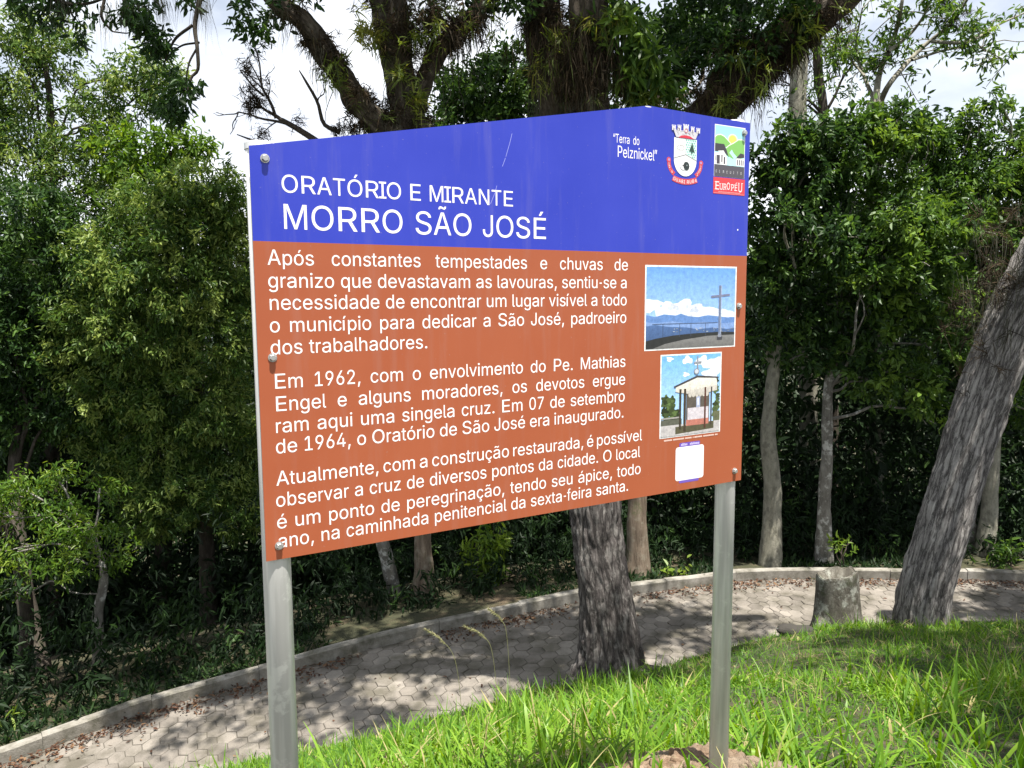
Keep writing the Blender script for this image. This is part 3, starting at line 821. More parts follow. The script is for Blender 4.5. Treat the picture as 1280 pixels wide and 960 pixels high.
tubes_into(g, [at(425, 165, 6.4), at(405, 155, 6.4), at(397, 128, 6.35), at(383, 103, 6.3), at(374, 88, 6.3)], [.02, .016, .013, .010, .004], sides=6, n=14)
twiggy(at(397, 128, 6.35), at(408, 100, 6.3), .006, 1, rng, .1)
tubes_into(g, [at(340, 182, 6.4), at(318, 176, 6.35), at(296, 168, 6.3)], [.012, .009, .004], sides=6, n=8)
for c, n in ((at(327, 170, 6.35), 14), (at(322, 132, 6.35), 16), (at(308, 112, 6.3), 6), (at(372, 152, 6.4), 6), (at(425, 160, 6.4), 16), (at(440, 158, 6.45), 14)):
    rosettes(gr, c + rng.normal(size=(n, 3)) * .028, nrm(rng.normal(size=(n, 3)) + np.array([0, 0, .4])), 13, .075, .007, rng, (.2, .15))
g.build('bare_branch', M['bark_dark'], A, Abase, True)
gr.build('air_plants', M['dry'], A, Abase)

# ---- the leaning tree on the right
lb = at(1150, 778, 7.25)
trunk = [(lb, .235), (at(1158, 735, 7.25), .222), (at(1179, 660, 7.25), .22), (at(1206, 570, 7.25), .222), (at(1236, 480, 7.25), .23), (at(1268, 400, 7.25), .245), (at(1330, 280, 7.2), .235), (at(1420, 80, 7.1), .22), (at(1480, -200, 6.9), .18)]
lob = []  # unseen crown lobes, most placed so their shade falls on the right lawn
for (x_, y_, z_, r_) in ((7.6, 6.4, 4.6, 1.1), (4.6, 3.8, 5.2, 1.0), (6.8, 4.6, 5.2, 1.3), (8.2, 6.6, 4.8, 1.2), (4.0, 1.4, 5.0, .9), (4.5, 2.5, 5.1, .9), (5.3, 1.6, 5.4, 1.1), (6.0, 3.0, 5.4, 1.1)):
    lob.append((np.array([x_, y_, z_ + EYE]), (r_, r_, r_ * .6)))
B, Bb, rng = make_tree('leaning_tree', 'thick grey furrowed trunk leaning to the right at the lawn edge beside the stump', trunk, lob, M['leaf_green'], M['bark_lean'], 12,
                       leaf=(.14, .055), dens=11, per=26, spread=.24, sides=150, noise=.14, flute=.07, fork=.9, branch_r=.5, ridge=.018)
g = Geo(); n = 90
kk = rng.uniform(.25, .8, n); PR = spline(np.array([p for p, r in trunk]), 200)
P = PR[(kk * 199).astype(int)] + np.array([-.2, -.10, -.02]) + rng.normal(size=(n, 3)) * .05
P = np.concatenate([P[kk > .62], at(1228, 392, 7.1) + rng.normal(size=(40, 3)) * np.array([.16, .10, .3]), at(1250, 330, 7.1) + rng.normal(size=(40, 3)) * np.array([.16, .10, .3])])
rosettes(g, P, nrm(rng.normal(size=(len(P), 3)) + np.array([-.6, -.4, .2])), 13, .17, .009, rng, (.3, .2))
g.build('dry_epiphytes', M['dry'], B, Bb)
g = Geo(); P = at(1243, 350, 7.05) + rng.normal(size=(26, 3)) * np.array([.18, .1, .28])
strands(g, P, rng, 9, .35, .005); g.build('hanging_moss', M['moss'], B, Bb)

# ---- trees of the wood's edge, each placed and sized from the photograph
def T(Y1, pys, Y, w0, w1):
    """trunk following (px, py) points Y (to Y1) metres away; w0, w1 pixel widths at foot and top"""
    n = len(pys)
    out = []
    for q, (x_, y_) in enumerate(pys):
        f = q / (n - 1)
        r = (w0 * (1 - f) + w1 * f) * Y / F_PX / 2
        if q == 0: r *= 1.25
        yy = Y + ((Y1 - Y) * f if Y1 else 0)
        out.append((at(x_, y_, yy), r))
    return out
def lobes_px(*L_, over=0.0):
    """lobes from photo pixels; over lets the upper ones lean out over the lower ones"""
    L_ = [(a_, b_, Y + over * (b_ - 350) / 250, c_, d_) for (a_, b_, Y, c_, d_) in L_]
    return [(at(px, py, Y), (rx * Y / F_PX, rx * Y / F_PX * .8, ry * Y / F_PX)) for (px, py, Y, rx, ry) in L_]

make_tree('forest_tree', 'pale smooth slender trunk beyond the kerb just right of the right signpost', T(0, [(962, 712), (966, 620), (960, 540), (968, 450), (975, 330), (985, 200)], 10.25, 25, 8),
          lobes_px((985, 235, 10.2, 50, 50), (1030, 210, 10.4, 62, 55), (970, 330, 10.1, 50, 55), (1020, 300, 10.0, 60, 55), (1050, 380, 10.2, 60, 50), (985, 395, 10.1, 46, 34), (955, 430, 10.0, 22, 22), (1010, 445, 10.0, 34, 24), (948, 300, 10.2, 26, 40), (1065, 440, 10.0, 34, 34), (1000, 185, 10.4, 40, 35), (975, 168, 10.3, 16, 14), (952, 205, 10.2, 14, 20), (1030, 158, 10.3, 18, 12), (1055, 300, 9.5, 26, 20), (990, 270, 9.5, 22, 18), over=.6),
          M['leaf_dark'], M['bark_pale'], 21, leaf=(.100, .042), dens=21, per=27, spread=.115, droop=.4, tint=(.45, .3), shell=.28, sides=20)
make_tree('forest_tree', 'thin blotchy trunk behind the stump under the bright green crown', T(0, [(1030, 706), (1030, 640), (1034, 560), (1036, 480), (1060, 380), (1090, 240)], 10.3, 20, 6),
          lobes_px((1105, 330, 9.9, 62, 55), (1150, 290, 9.9, 55, 48), (1160, 370, 9.9, 55, 55), (1090, 400, 9.9, 48, 48), (1115, 255, 10.2, 55, 45), (1180, 430, 10.0, 42, 40), (1075, 190, 10.5, 60, 40), (1090, 475, 9.9, 32, 28), (1140, 470, 9.8, 36, 40), (1165, 510, 9.8, 22, 36), (1110, 170, 10.6, 44, 30), (1085, 145, 10.5, 16, 14), (1130, 140, 10.5, 20, 12), (1160, 165, 10.6, 18, 16), (1125, 275, 9.4, 34, 22), (1160, 330, 9.4, 24, 18), (1100, 350, 9.4, 26, 18), over=.6),
          M['leaf_green'], M['bark_blotch'], 22, leaf=(.096, .041), dens=21, per=27, spread=.115, droop=.35, tint=(.52, .3), shell=.28, sides=18)
make_tree('forest_tree', 'greyish tree trunk in the dark gap right of the leaning trunk', T(0, [(1230, 700), (1236, 640), (1242, 560), (1244, 480), (1230, 330), (1220, 220)], 10.7, 22, 8),
          lobes_px((1215, 250, 10.5, 62, 60), (1270, 230, 10.6, 60, 60), (1240, 330, 10.4, 62, 55), (1185, 200, 10.8, 50, 45), (1280, 320, 10.4, 60, 70), (1300, 180, 11, 60, 50), (1160, 190, 11, 50, 38), (1210, 400, 10.3, 50, 50), (1270, 420, 10.3, 56, 60), (1225, 470, 10.3, 40, 44), (1290, 500, 10.4, 46, 50), (1330, 300, 10.6, 70, 90), (1205, 150, 10.8, 22, 14), (1250, 130, 10.8, 24, 14), (1215, 280, 9.8, 24, 20), over=.7),
          M['leaf_green'], M['bark_pale'], 23, leaf=(.092, .036), dens=20, per=27, spread=.12, droop=.4, tint=(.42, .3), shell=.28, sides=16)
make_tree('forest_tree', 'narrow crooked stem close left of the greyish trunk beside the leaning tree', T(0, [(1216, 695), (1214, 640), (1218, 590), (1208, 500), (1200, 420)], 10.9, 12, 7),
          lobes_px((1195, 480, 10.9, 40, 45), (1215, 420, 10.9, 40, 40)), M['leaf_under'], M['bark_blotch'], 24, leaf=(.13, .045), dens=20, per=20, spread=.16, droop=.6, sides=12)
make_tree('forest_tree', 'brown mossy trunk below the sign\'s lower edge at the middle of the kerb', T(0, [(530, 772), (530, 720), (528, 670), (532, 560), (555, 400), (582, 200)], 9.55, 31, 5),
          lobes_px((615, 120, 10.5, 62, 45), (660, 150, 10.6, 45, 40), (590, 160, 10.5, 55, 35), (640, 95, 10.6, 45, 30), (570, 120, 10.6, 30, 30), (690, 110, 10.6, 30, 50)),
          M['leaf_dark'], M['bark_brown'], 25, leaf=(.085, .036), dens=34, per=24, spread=.13, droop=.3, tint=(.5, .22), sides=20)
make_tree('forest_tree', 'shaded grey trunk directly behind the big mossy tree', T(0, [(797, 735), (797, 690), (796, 640), (798, 540), (805, 360), (815, 200), (820, 120)], 10.0, 33, 9),
          lobes_px((835, 70, 10.6, 30, 30), (800, 130, 10.6, 45, 40), (850, 25, 10.8, 40, 28), (900, 30, 10.8, 35, 30), (870, 60, 10.8, 26, 25)), M['leaf_green'], M['bark_brown'], 26,
          leaf=(.10, .042), dens=24, per=20, spread=.15, droop=.3, tint=(.4, .2), sides=20)
make_tree('forest_tree', 'tall bare pale stem rising above the crowns right of the sign top', T(0, [(1012, 712), (1010, 500), (1002, 300), (997, 160), (1000, 60), (1003, -80)], 14.5, 22, 20),
          lobes_px((1010, -60, 14.5, 70, 30)), M['leaf_green'], M['bark_pale'], 27, dens=10, per=14, sides=16, branches=False)
make_tree('forest_tree', 'dark thin stem just right of the tall pale stem above the sign', T(0, [(1040, 712), (1042, 500), (1035, 300), (1030, 150), (1022, 80), (1020, -60)], 14.8, 12, 11),
          lobes_px((1050, 95, 14.6, 34, 34), (1000, 130, 14.6, 30, 26), (1075, 60, 14.6, 30, 26), (975, 100, 14.6, 16, 26)), M['leaf_green'], M['bark_dark'], 28, leaf=(.11, .034), dens=9, per=9, spread=.17, tint=(.4, .2), sides=12)

# sparse open tree against the sky at upper right
tb = at(1092, 715, 14.0)
root, bb, rng = make_tree('sparse_tree', 'open airy tree with visible grey limbs against the sky at upper right', [(tb, .16), (at(1094, 400, 13.4), .15), (at(1092, 160, 12.6), .11), (at(1094, 130, 12.5), .095)], [], M['leaf_green'], M['bark_pale'], 31, sides=16)
g = Geo(); gl = Geo()
ARMS = [([(1094, 130), (1100, 90), (1118, 45), (1128, 0), (1135, -50)], .055), ([(1096, 140), (1112, 105), (1150, 62), (1190, 28), (1215, -10)], .05), ([(1094, 128), (1080, 95), (1070, 60), (1078, 10)], .035),
        ([(1165, 52), (1210, 52), (1250, 30), (1295, 10)], .03), ([(1110, 65), (1140, 40), (1160, 10), (1170, -20)], .03), ([(1140, 75), (1185, 62), (1225, 60), (1262, 80)], .022), ([(1080, 95), (1060, 70), (1040, 55)], .018)]
Cs = []
for pp, r0 in ARMS:
    p = [at(x_, y_, 12.5 + .35 * rng.normal()) for x_, y_ in pp]
    tubes_into(g, p, np.linspace(r0, r0 * .3, len(p)), sides=8, n=24, noise=.1)
    q = spline(np.array(p), 30)[9:]
    for _ in range(13):
        a_ = q[rng.integers(0, len(q))]
        e = a_ + rng.normal(size=3) * np.array([.34, .25, .22]) + np.array([0, 0, .03])
        tubes_into(g, twig_path(a_, e, rng, 4, .1), np.linspace(.010, .004, 4), sides=4, n=6)
        for f in (.5, .75, 1.0): Cs.append(a_ + (e - a_) * f + rng.normal(size=3) * .05)
Cs = np.array(Cs)
leaf_cloud(gl, Cs, nrm(rng.normal(size=Cs.shape) + np.array([0, 0, .2])), 8, .125, .036, .12, .45, rng, (.55, .22), .6)
g.build('limbs', M['bark_pale'], root, bb, True)
gl.build('crown', M['leaf_green'], root, bb)
g = Geo()
for c, n, s_ in ((at(1096, 148, 12.3), 40, .09), (at(1195, 22, 12.4), 34, .08), (at(1180, 2, 12.4), 20, .06), (at(1105, 72, 12.4), 14, .07)):
    rosettes(g, c + rng.normal(size=(n, 3)) * s_, nrm(rng.normal(size=(n, 3))), 12, .12, .010, rng, (.15, .12))
g.build('dry_epiphytes', M['dry'], root, bb)

# left side
make_tree('olive_tree', 'broad light olive-green tree left of the sign, its crown below the sky gap', T(10.6, [(262, 790), (258, 680), (250, 560), (245, 420), (240, 300), (238, 230)], 11.8, 20, 10),
          lobes_px((240, 240, 10.5, 50, 34), (195, 262, 10.4, 50, 40), (285, 262, 10.5, 42, 42), (235, 290, 10.3, 66, 46), (150, 320, 10.2, 56, 46), (290, 330, 10.4, 44, 52), (215, 350, 10.0, 78, 56), (120, 385, 10.1, 54, 46), (180, 415, 9.9, 70, 48), (270, 410, 10.1, 62, 56),
                   (110, 450, 10.1, 50, 48), (160, 490, 10.0, 66, 48), (245, 490, 10.0, 72, 55), (120, 530, 10.2, 50, 40), (200, 560, 10.0, 62, 42), (285, 560, 10.3, 52, 52), (160, 590, 9.8, 46, 30), (230, 615, 9.6, 66, 36), (290, 640, 9.8, 44, 34), (185, 650, 9.6, 46, 24), over=.9),
          M['leaf_olive'], M['bark_dark'], 33, leaf=(.078, .025), dens=42, per=30, spread=.115, droop=.5, tint=(.54, .24), sides=14, shell=.4)
make_tree('feathery_tree', 'tall loose-crowned tree at the far left reaching up past the hanging branches', T(0, [(70, 800), (66, 600), (62, 400), (66, 250), (62, 120), (50, 60)], 12.3, 20, 4),
          lobes_px((25, 110, 12.2, 50, 50), (60, 60, 12.3, 50, 40), (20, 200, 12.1, 55, 50), (95, 215, 12.0, 55, 50), (150, 120, 11.8, 55, 30), (185, 90, 11.8, 40, 26), (125, 160, 11.9, 45, 40), (60, 290, 12, 70, 55), (135, 230, 11.8, 45, 45), (200, 105, 11.8, 30, 30), (15, 40, 12.3, 40, 34), (-30, 150, 12.3, 60, 80)),
          M['leaf_olive'], M['bark_dark'], 34, leaf=(.088, .029), dens=24, per=22, spread=.15, droop=.4, tint=(.52, .24), sides=14, shell=.3)
make_tree('green_tree', 'vivid leafy tree peeking between the olive tree and the sky gap', T(11.4, [(205, 790), (205, 600), (208, 400), (212, 260), (215, 190)], 13.0, 20, 8),
          lobes_px((215, 190, 11.4, 40, 26), (160, 195, 11.4, 45, 34), (235, 180, 11.4, 26, 20), (180, 235, 11.3, 45, 34)),
          M['leaf_bright'], M['bark_dark'], 35, leaf=(.12, .045), dens=20, per=18, spread=.15, droop=.3, tint=(.45, .2), sides=12)
make_tree('dark_tree', 'very dark dense tree filling the left edge behind the drooping bright sprays', T(11.2, [(50, 890), (40, 800), (26, 700), (18, 600), (30, 450), (40, 330)], 9.2, 32, 8),
          lobes_px((40, 340, 10.6, 80, 60), (100, 400, 10.8, 70, 60), (20, 430, 10.4, 75, 55), (80, 490, 10.4, 70, 50), (20, 520, 10.2, 70, 45), (130, 330, 11, 50, 50), (-20, 600, 10, 60, 60), (40, 270, 10.6, 60, 40), (-20, 420, 10, 60, 90), over=.8),
          M['leaf_dark'], M['bark_dark'], 36, leaf=(.085, .033), dens=30, per=28, spread=.13, droop=.4, tint=(.42, .26), sides=22, shell=.35)
make_tree('young_tree', 'young tree with pale blotched trunk and bright sprays of leaves at lower left', T(0, [(124, 872), (124, 820), (122, 770), (130, 720), (120, 680), (108, 650)], 8.75, 19, 4),
          lobes_px((60, 640, 8.7, 42, 20), (108, 662, 8.6, 36, 20), (22, 690, 8.5, 30, 15), (85, 704, 8.4, 36, 14), (28, 612, 8.7, 34, 16), (125, 610, 8.8, 18, 10), (70, 590, 8.8, 26, 10), (145, 695, 8.7, 24, 14), (10, 735, 8.6, 24, 14), (0, 640, 8.6, 26, 26)),
          M['leaf_bright'], M['bark_blotch'], 37, leaf=(.075, .022), dens=36, per=22, spread=.13, droop=.35, tint=(.46, .3), sides=18, shell=.3, branch_r=.2)
make_tree('bent_tree', 'dark leaning double trunk at the lower left corner', T(0, [(30, 905), (26, 850), (34, 780), (20, 690), (-20, 600)], 8.9, 20, 14), [], M['leaf_dark'], M['bark_dark'], 38, sides=16)
make_tree('dead_stem', 'dead speckled stem slanting out below the sign, left of the brown trunk', [(at(497, 770, 9.7), .09), (at(487, 715, 9.7), .085), (at(476, 670, 9.7), .08), (at(440, 560, 9.8), .07), (at(420, 480, 9.9), .03)], [], M['leaf_dark'], M['bark_blotch'], 39, sides=14, cat='dead tree')

# mossy branches hanging into the picture at upper left from a tree standing out of view on the left
hb = np.array([-5.6, 5.4, 0.0]); hb[2] = gz1(-5.6, 5.4)
H = empty('overhanging_tree', hb, 'tree at upper left whose mossy drooping branches hang into the sky', 'tree')
rng = np.random.default_rng(50)
g = Geo(); gl = Geo(); gm = Geo()
tubes_into(g, [hb + np.array([0, 0, -.1]), hb + np.array([.1, .1, 2.5]), hb + np.array([.3, .4, 5.5]), np.array([-4.4, 6.0, 6.3 + 1.6])], [.3, .24, .2, .12], sides=24, n=60, noise=.12, flute=.2)
tubes_into(g, [hb + np.array([.3, .4, 5.3]), np.array([-3.9, 6.2, 5.0]), at(150, -60, 6.5), at(258, -30, 6.5)], [.14, .10, .07, .05], sides=12, n=30, noise=.1)
for pp, r0 in (([(258, -30), (248, 10), (242, 35), (247, 60), (248, 82), (242, 97), (236, 112)], .022), ([(243, 32), (222, 48), (212, 66), (203, 85)], .014), ([(246, 52), (228, 55), (215, 62), (196, 58)], .010), ([(248, 62), (240, 75), (234, 88), (228, 110), (220, 140)], .010), ([(236, 112), (225, 128), (212, 150), (203, 165)], .006),
               ([(130, 0), (128, 20), (136, 35), (143, 42)], .014), ([(143, 42), (156, 40), (165, 36)], .007), ([(150, -20), (160, 10), (178, 28), (190, 55), (200, 72)], .018), ([(20, -30), (60, 0), (110, 5), (165, -20)], .02)):
    p = [at(x_, y_, 6.5) + rng.normal(size=3) * .01 for x_, y_ in pp]
    tubes_into(g, p, np.linspace(r0, r0 * .4, len(p)), sides=7, n=22, noise=.15)
Cs = [at(x_ + rng.normal() * s_, y_ + rng.normal() * s_ * .7, 6.5 + rng.normal() * .1) for (x_, y_, s_, n) in ((170, 15, 13, 34), (182, 40, 9, 14), (198, 60, 10, 20), (215, 130, 11, 16), (230, 105, 10, 12), (222, 142, 9, 16), (60, 10, 26, 40), (40, -10, 20, 20), (100, 0, 14, 8), (235, 2, 7, 6), (205, 95, 12, 10)) for _ in range(n)]
Cs = np.array(Cs)
leaf_cloud(gl, Cs, nrm(rng.normal(size=Cs.shape) + np.array([0, 0, -.4])), 9, .085, .026, .06, .7, rng, (.3, .2), .5)
Pm = np.array([at(x_ + rng.normal() * 5, y_, 6.5 + rng.normal() * .05) for (x_, y_, n) in ((75, 5, 10), (205, 0, 12), (130, 15, 6), (255, 0, 6), (170, 0, 6), (150, 5, 4)) for _ in range(n)])
strands(gm, Pm, rng, 12, .28, .0028)
g.build('trunk', M['bark_dark'], H, hb, True); gl.build('crown', M['leaf_dark'], H, hb); gm.build('hanging_moss', M['moss'], H, hb)
lob = []  # unseen high lobes, several added only to shade the wood at lower left
for (x_, y_, z_, r_) in ((-5.2, 5.2, 6.2, 1.1), (-7.5, 6.0, 6.0, 1.4), (-3.0, 7.4, 5.3, .8), (-3.2, 6.2, 5.2, .65), (-4.8, 5.2, 5.2, .8)):
    lob.append((np.array([x_, y_, z_ + EYE]), (r_, r_, r_ * .55)))
C, O = lobe_clumps(lob, 6, rng, 9, .3)
g = Geo(); leaf_cloud(g, C, O, 22, .15, .06, .24, .25, rng, (.45, .2)); g.build('shading_crown', M['leaf_dark'], H, hb)

# ------------------------------------------------------------------ wood behind, undergrowth, small plants
rng = np.random.default_rng(60)
g = Geo()
n = 10500
Y = 11.6 + 15 * rng.random(n) ** 1.2; px = rng.uniform(-430, 1720, n)
top = np.interp(px, [-430, 60, 200, 320, 620, 930, 1100, 1720], [250, 330, 330, 330, 280, 300, 250, 230])
top = top - 45 * vnoise(np.stack([px * .011, Y * .5, 0 * px], 1), 12) - 22 * vnoise(np.stack([px * .035, Y, 0 * px], 1), 13)
py = top + (1 - rng.random(n) ** 1.2) * (860 - top)
C = np.array([at(a_, b_, c_) for a_, b_, c_ in zip(px, py, Y)])
gzv = ground_z(C[:, :2], False); C[:, 2] = np.maximum(C[:, 2], gzv + rng.uniform(0, .6, n))
d, s, pz = path_lat(C[:, :2]); C = C[d < -1.2]
leaf_cloud(g, C, nrm(rng.normal(size=C.shape) * np.array([1, 1, .6]) + np.array([0, -.4, .1])), 30, .20, .075, .42, .5, rng, (.32, .2))
n = 3200
Y = rng.uniform(24, 34, n); px = rng.uniform(-430, 1720, n)
C = np.array([at(a_, b_, c_) for a_, b_, c_ in zip(px, rng.uniform(330, 640, n), Y)])
gzv = ground_z(C[:, :2], False); C[:, 2] = np.maximum(C[:, 2], gzv + rng.uniform(0, .8, n))
leaf_cloud(g, C, nrm(rng.normal(size=C.shape) + np.array([0, -.4, .1])), 26, .32, .13, .75, .5, rng, (.32, .2))
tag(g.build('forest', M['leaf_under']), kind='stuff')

g = Geo()
n = 2600
sl = rng.uniform(CS[0] + 3, CS[-1] - 3, n); dl = -(.65 + np.abs(rng.normal(size=n)) * .95)
P = path_pt(sl, dl); hh = np.clip((-dl - .45) * .9, .05, 1.7)
gz_ = ground_z(P[:, :2], False); P[:, 2] = gz_ + rng.random(n) ** 1.3 * hh
leaf_cloud(g, P, nrm(rng.normal(size=P.shape) + np.array([0, -.5, .3])), 16, .12, .030, .15, .8, rng, (.34, .22))
# low green cover along the kerb: small leaves and fern-like blades
n = 9000
sl = rng.uniform(CS[0] + 3, CS[-1] - 3, n); dl = -(.14 + np.abs(rng.normal(size=n)) * .50)
P = path_pt(sl, dl); P[:, 2] = ground_z(P[:, :2], False) - .01
patch = vnoise(np.stack([sl * .8, sl * 0, sl * 0], 1), 14) > -.6
P = P[patch]; n = len(P)
k = np.repeat(np.arange(n), 4); Dv = rng.normal(size=(n * 4, 3)) * .8 + np.array([0, 0, .9])
V, Q, tt = blades(P[k], Dv, rng.uniform(.06, .2, n * 4), rng.uniform(.012, .028, n * 4), np.abs(rng.normal(size=n * 4)) * .5, rng, 3, prof='leaf', tint=np.clip(np.repeat(rng.normal(.5, .2, n), 4), 0, 1))
g.add(V, Q, tint=tt)
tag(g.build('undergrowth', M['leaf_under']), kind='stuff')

def shrub(name, label, px, py, Y, clumps, leafm, leaf, per, seed, cat='plant', droop=.4, tint=(.5, .2), stems=7):
    r = np.random.default_rng(seed)
    b0 = at(px, py, Y); b0[2] = gz1(b0[0], b0[1])
    root = empty(name, b0, label, cat)
    g = Geo(); gs = Geo()
    C = np.array([at(a_ + r.normal() * s_, b_ + r.normal() * s_ * .8, Y + r.normal() * .12) for (a_, b_, s_, n) in clumps for _ in range(n)])
    leaf_cloud(g, C, nrm(r.normal(size=C.shape) + np.array([0, -.3, .3])), per, leaf[0], leaf[1], .09, droop, r, tint)
    for q in range(stems):
        c = C[r.integers(0, len(C))]
        tubes_into(gs, twig_path(b0 + r.normal(size=3) * .03, c, r, 5, .12, .1), np.linspace(.012, .004, 5), sides=5, n=12)
    gs.build('stem', M['bark_dark'], root, b0, True)
    g.build('foliage', leafm, root, b0)
    return root
shrub('shrub', 'sunlit pale-leaved shrub showing under the sign between brown trunk and mossy tree', 605, 755, 9.9, [(612, 675, 13, 26), (600, 705, 11, 16), (618, 720, 8, 8), (585, 690, 12, 8)], M['leaf_bright'], (.13, .034), 9, 81, 'shrub', .6, (.75, .15))
shrub('sapling', 'little bright green sapling sprouting behind the stump', 1050, 712, 10.0, [(1052, 684, 7, 8)], M['leaf_bright'], (.09, .028), 7, 82, 'plant', .2, (.6, .15), 4)
shrub('fern_plant', 'small leafy plant by the kerb at the feet of the greyish trunk', 1256, 712, 10.1, [(1258, 690, 12, 12), (1240, 700, 10, 6)], M['leaf_green'], (.15, .03), 8, 83, 'plant', .3, (.55, .2), 4)
shrub('fern_plant', 'low bright fern at the kerb in the lower left corner', 14, 935, 7.4, [(8, 905, 9, 8), (20, 915, 7, 5)], M['leaf_bright'], (.16, .03), 7, 84, 'plant', .3, (.5, .2), 4)
shrub('fern_plant', 'pale broad-leaved plant beside the shaded grey trunk behind the mossy tree', 842, 738, 9.8, [(845, 716, 7, 7), (855, 722, 5, 3)], M['leaf_bright'], (.10, .05), 5, 85, 'plant', .2, (.8, .15), 3)

# ---- stump
sb = at(1047, 782, 7.35); sb[2] = gz1(sb[0], sb[1])
S = empty('tree_stump', sb, 'squat hollow-topped tree stump with lichen at the lawn edge', 'stump')
H_ = .60
zz = [-.12, 0, .06, .18, .38, H_ - .03, H_]
rr = [.31, .27, .235, .212, .195, .186, .178]
g = Geo()
xs = [0, -.005, -.008, -.012, -.02, -.028, -.03]
tubes_into(g, [sb + np.array([x_, 0, z_]) for x_, z_ in zip(xs, zz)], rr, sides=44, n=44, noise=.13, nfreq=4, seed=6, flute=.12)
VT = g.V[0]; m_ = VT[:, 2] > sb[2] + H_ - .12
VT[m_, 2] += (vnoise(np.stack([VT[m_, 0] * 14, VT[m_, 1] * 14, VT[m_, 2] * 0], 1), 2) * .03) * ((VT[m_, 2] - sb[2] - H_ + .12) / .12)
last = VT[-44:]
ctr = last.mean(0)
r1_ = ctr + (last - ctr) * np.array([.80, .80, 0]) + np.array([0, 0, 1]) * (last[:, 2:3] - ctr[2] - .006)
r2_ = ctr + (last - ctr) * np.array([.66, .66, 0]) - np.array([0, 0, .10])
r3_ = ctr + (last - ctr) * np.array([.1, .1, 0]) - np.array([0, 0, .16])
Vc = np.concatenate([last, r1_, r2_, r3_]); j = np.arange(44); j2 = (j + 1) % 44
g.add(Vc, np.concatenate([np.stack([j + o, j2 + o, j2 + o + 44, j + o + 44], 1) for o in (0, 44, 88)]), np.array([list(132 + np.arange(44))]), bark=(Vc - sb) * np.array([1, 1, .4]))
g.build('stump_wood', M['bark_stump'], S, sb, True)
for k_, (dx, dy, l_) in enumerate(((.35, -.12, .30), (-.3, -.15, .22), (.22, -.32, .2))):
    e = sb + np.array([dx, dy, 0]); e[2] = gz1(e[0], e[1]) - .02
    gg = Geo(); tubes_into(gg, [sb + np.array([dx * .35, dy * .35, .18]), sb + np.array([dx * .7, dy * .7, .06]), e], [.09, .07, .03], sides=10, n=12, noise=.2, seed=k_)
    gg.build('root', M['bark_stump'], S, sb, True)

# ---- dark stone half sunk in the lawn edge
rng = np.random.default_rng(90)
def stone(g, c, r, rng, seed, flat=.6):
    a_ = np.linspace(0, 2 * np.pi, 12, endpoint=False); p_ = np.linspace(-.48 * np.pi, .48 * np.pi, 8)
    A_, P_ = np.meshgrid(a_, p_)
    d_ = np.stack([np.cos(A_) * np.cos(P_), np.sin(A_) * np.cos(P_), np.sin(P_) * flat], -1).reshape(-1, 3)
    d_ = d_ * (1 + .35 * vnoise(d_ * 1.7 + seed * 3.3, seed) + .12 * vnoise(d_ * 5, seed))[:, None]
    V = c + d_ * r
    i = (np.arange(7)[:, None] * 12 + np.arange(12)[None, :]); i2 = np.arange(7)[:, None] * 12 + (np.arange(12)[None, :] + 1) % 12
    g.add(V, np.stack([i, i2, i2 + 12, i + 12], -1).reshape(-1, 4), np.array([list(84 + np.arange(12))]), np.array([list(range(11, -1, -1))]))
m, t, b = new_mat('rock')
tcn = node(t, 'ShaderNodeTexCoord'); n1 = node(t, 'ShaderNodeTexNoise', Scale=14.0, Detail=8.0, Roughness=.7); t.links.new(tcn.outputs['Object'], n1.inputs['Vector'])
r1 = ramp(t, [(.3, (.04, .035, .03)), (.6, (.13, .115, .10)), (.75, (.22, .21, .18))]); t.links.new(n1.outputs['Fac'], r1.inputs['Fac']); t.links.new(r1.outputs[0], b.inputs['Base Color'])
b.inputs['Roughness'].default_value = .9; bu = node(t, 'ShaderNodeBump', Strength=.8, Distance=.02); t.links.new(n1.outputs['Fac'], bu.inputs['Height']); t.links.new(bu.outputs[0], b.inputs['Normal'])
M['rock'] = m
r1.color_ramp.elements[2].color = (.07, .065, .052, 1); r1.color_ramp.elements[1].color = (.035, .032, .026, 1)
c = at(992, 803, 6.9); c[2] = gz1(c[0], c[1]) + .02
g = Geo(); stone(g, np.zeros(3), np.array([.17, .08, .085]), rng, 5)
o = g.build('rock', M['rock'], smooth=True); o.location = c
tag(o, 'low dark stone in the lawn edge just left of the stump', 'rock')

# ---- heap of dug reddish soil round the right post
m, t, b = new_mat('red_soil')
tcn = node(t, 'ShaderNodeTexCoord'); n1 = node(t, 'ShaderNodeTexNoise', Scale=20.0, Detail=9.0, Roughness=.75); t.links.new(tcn.outputs['Object'], n1.inputs['Vector'])
n2 = node(t, 'ShaderNodeTexNoise', Scale=6.0, Detail=4.0); t.links.new(tcn.outputs['Object'], n2.inputs['Vector'])
r1 = ramp(t, [(.3, (.075, .045, .028)), (.5, (.20, .135, .088)), (.68, (.38, .29, .21))]); t.links.new(n1.outputs['Fac'], r1.inputs['Fac'])
r2 = ramp(t, [(.42, (0, 0, 0)), (.6, (.75, .75, .75))]); t.links.new(n2.outputs['Fac'], r2.inputs['Fac'])
x = node(t, 'ShaderNodeMix', data_type='RGBA'); t.links.new(r2.outputs[0], x.inputs[0]); t.links.new(r1.outputs[0], x.inputs[6]); x.inputs[7].default_value = (.25, .20, .15, 1)
t.links.new(x.outputs[2], b.inputs['Base Color']); b.inputs['Roughness'].default_value = .95; b.inputs['Specular IOR Level'].default_value = .2
bu = node(t, 'ShaderNodeBump', Strength=1.0, Distance=.02); t.links.new(n1.outputs['Fac'], bu.inputs['Height']); t.links.new(bu.outputs[0], b.inputs['Normal'])
M['red_soil'] = m
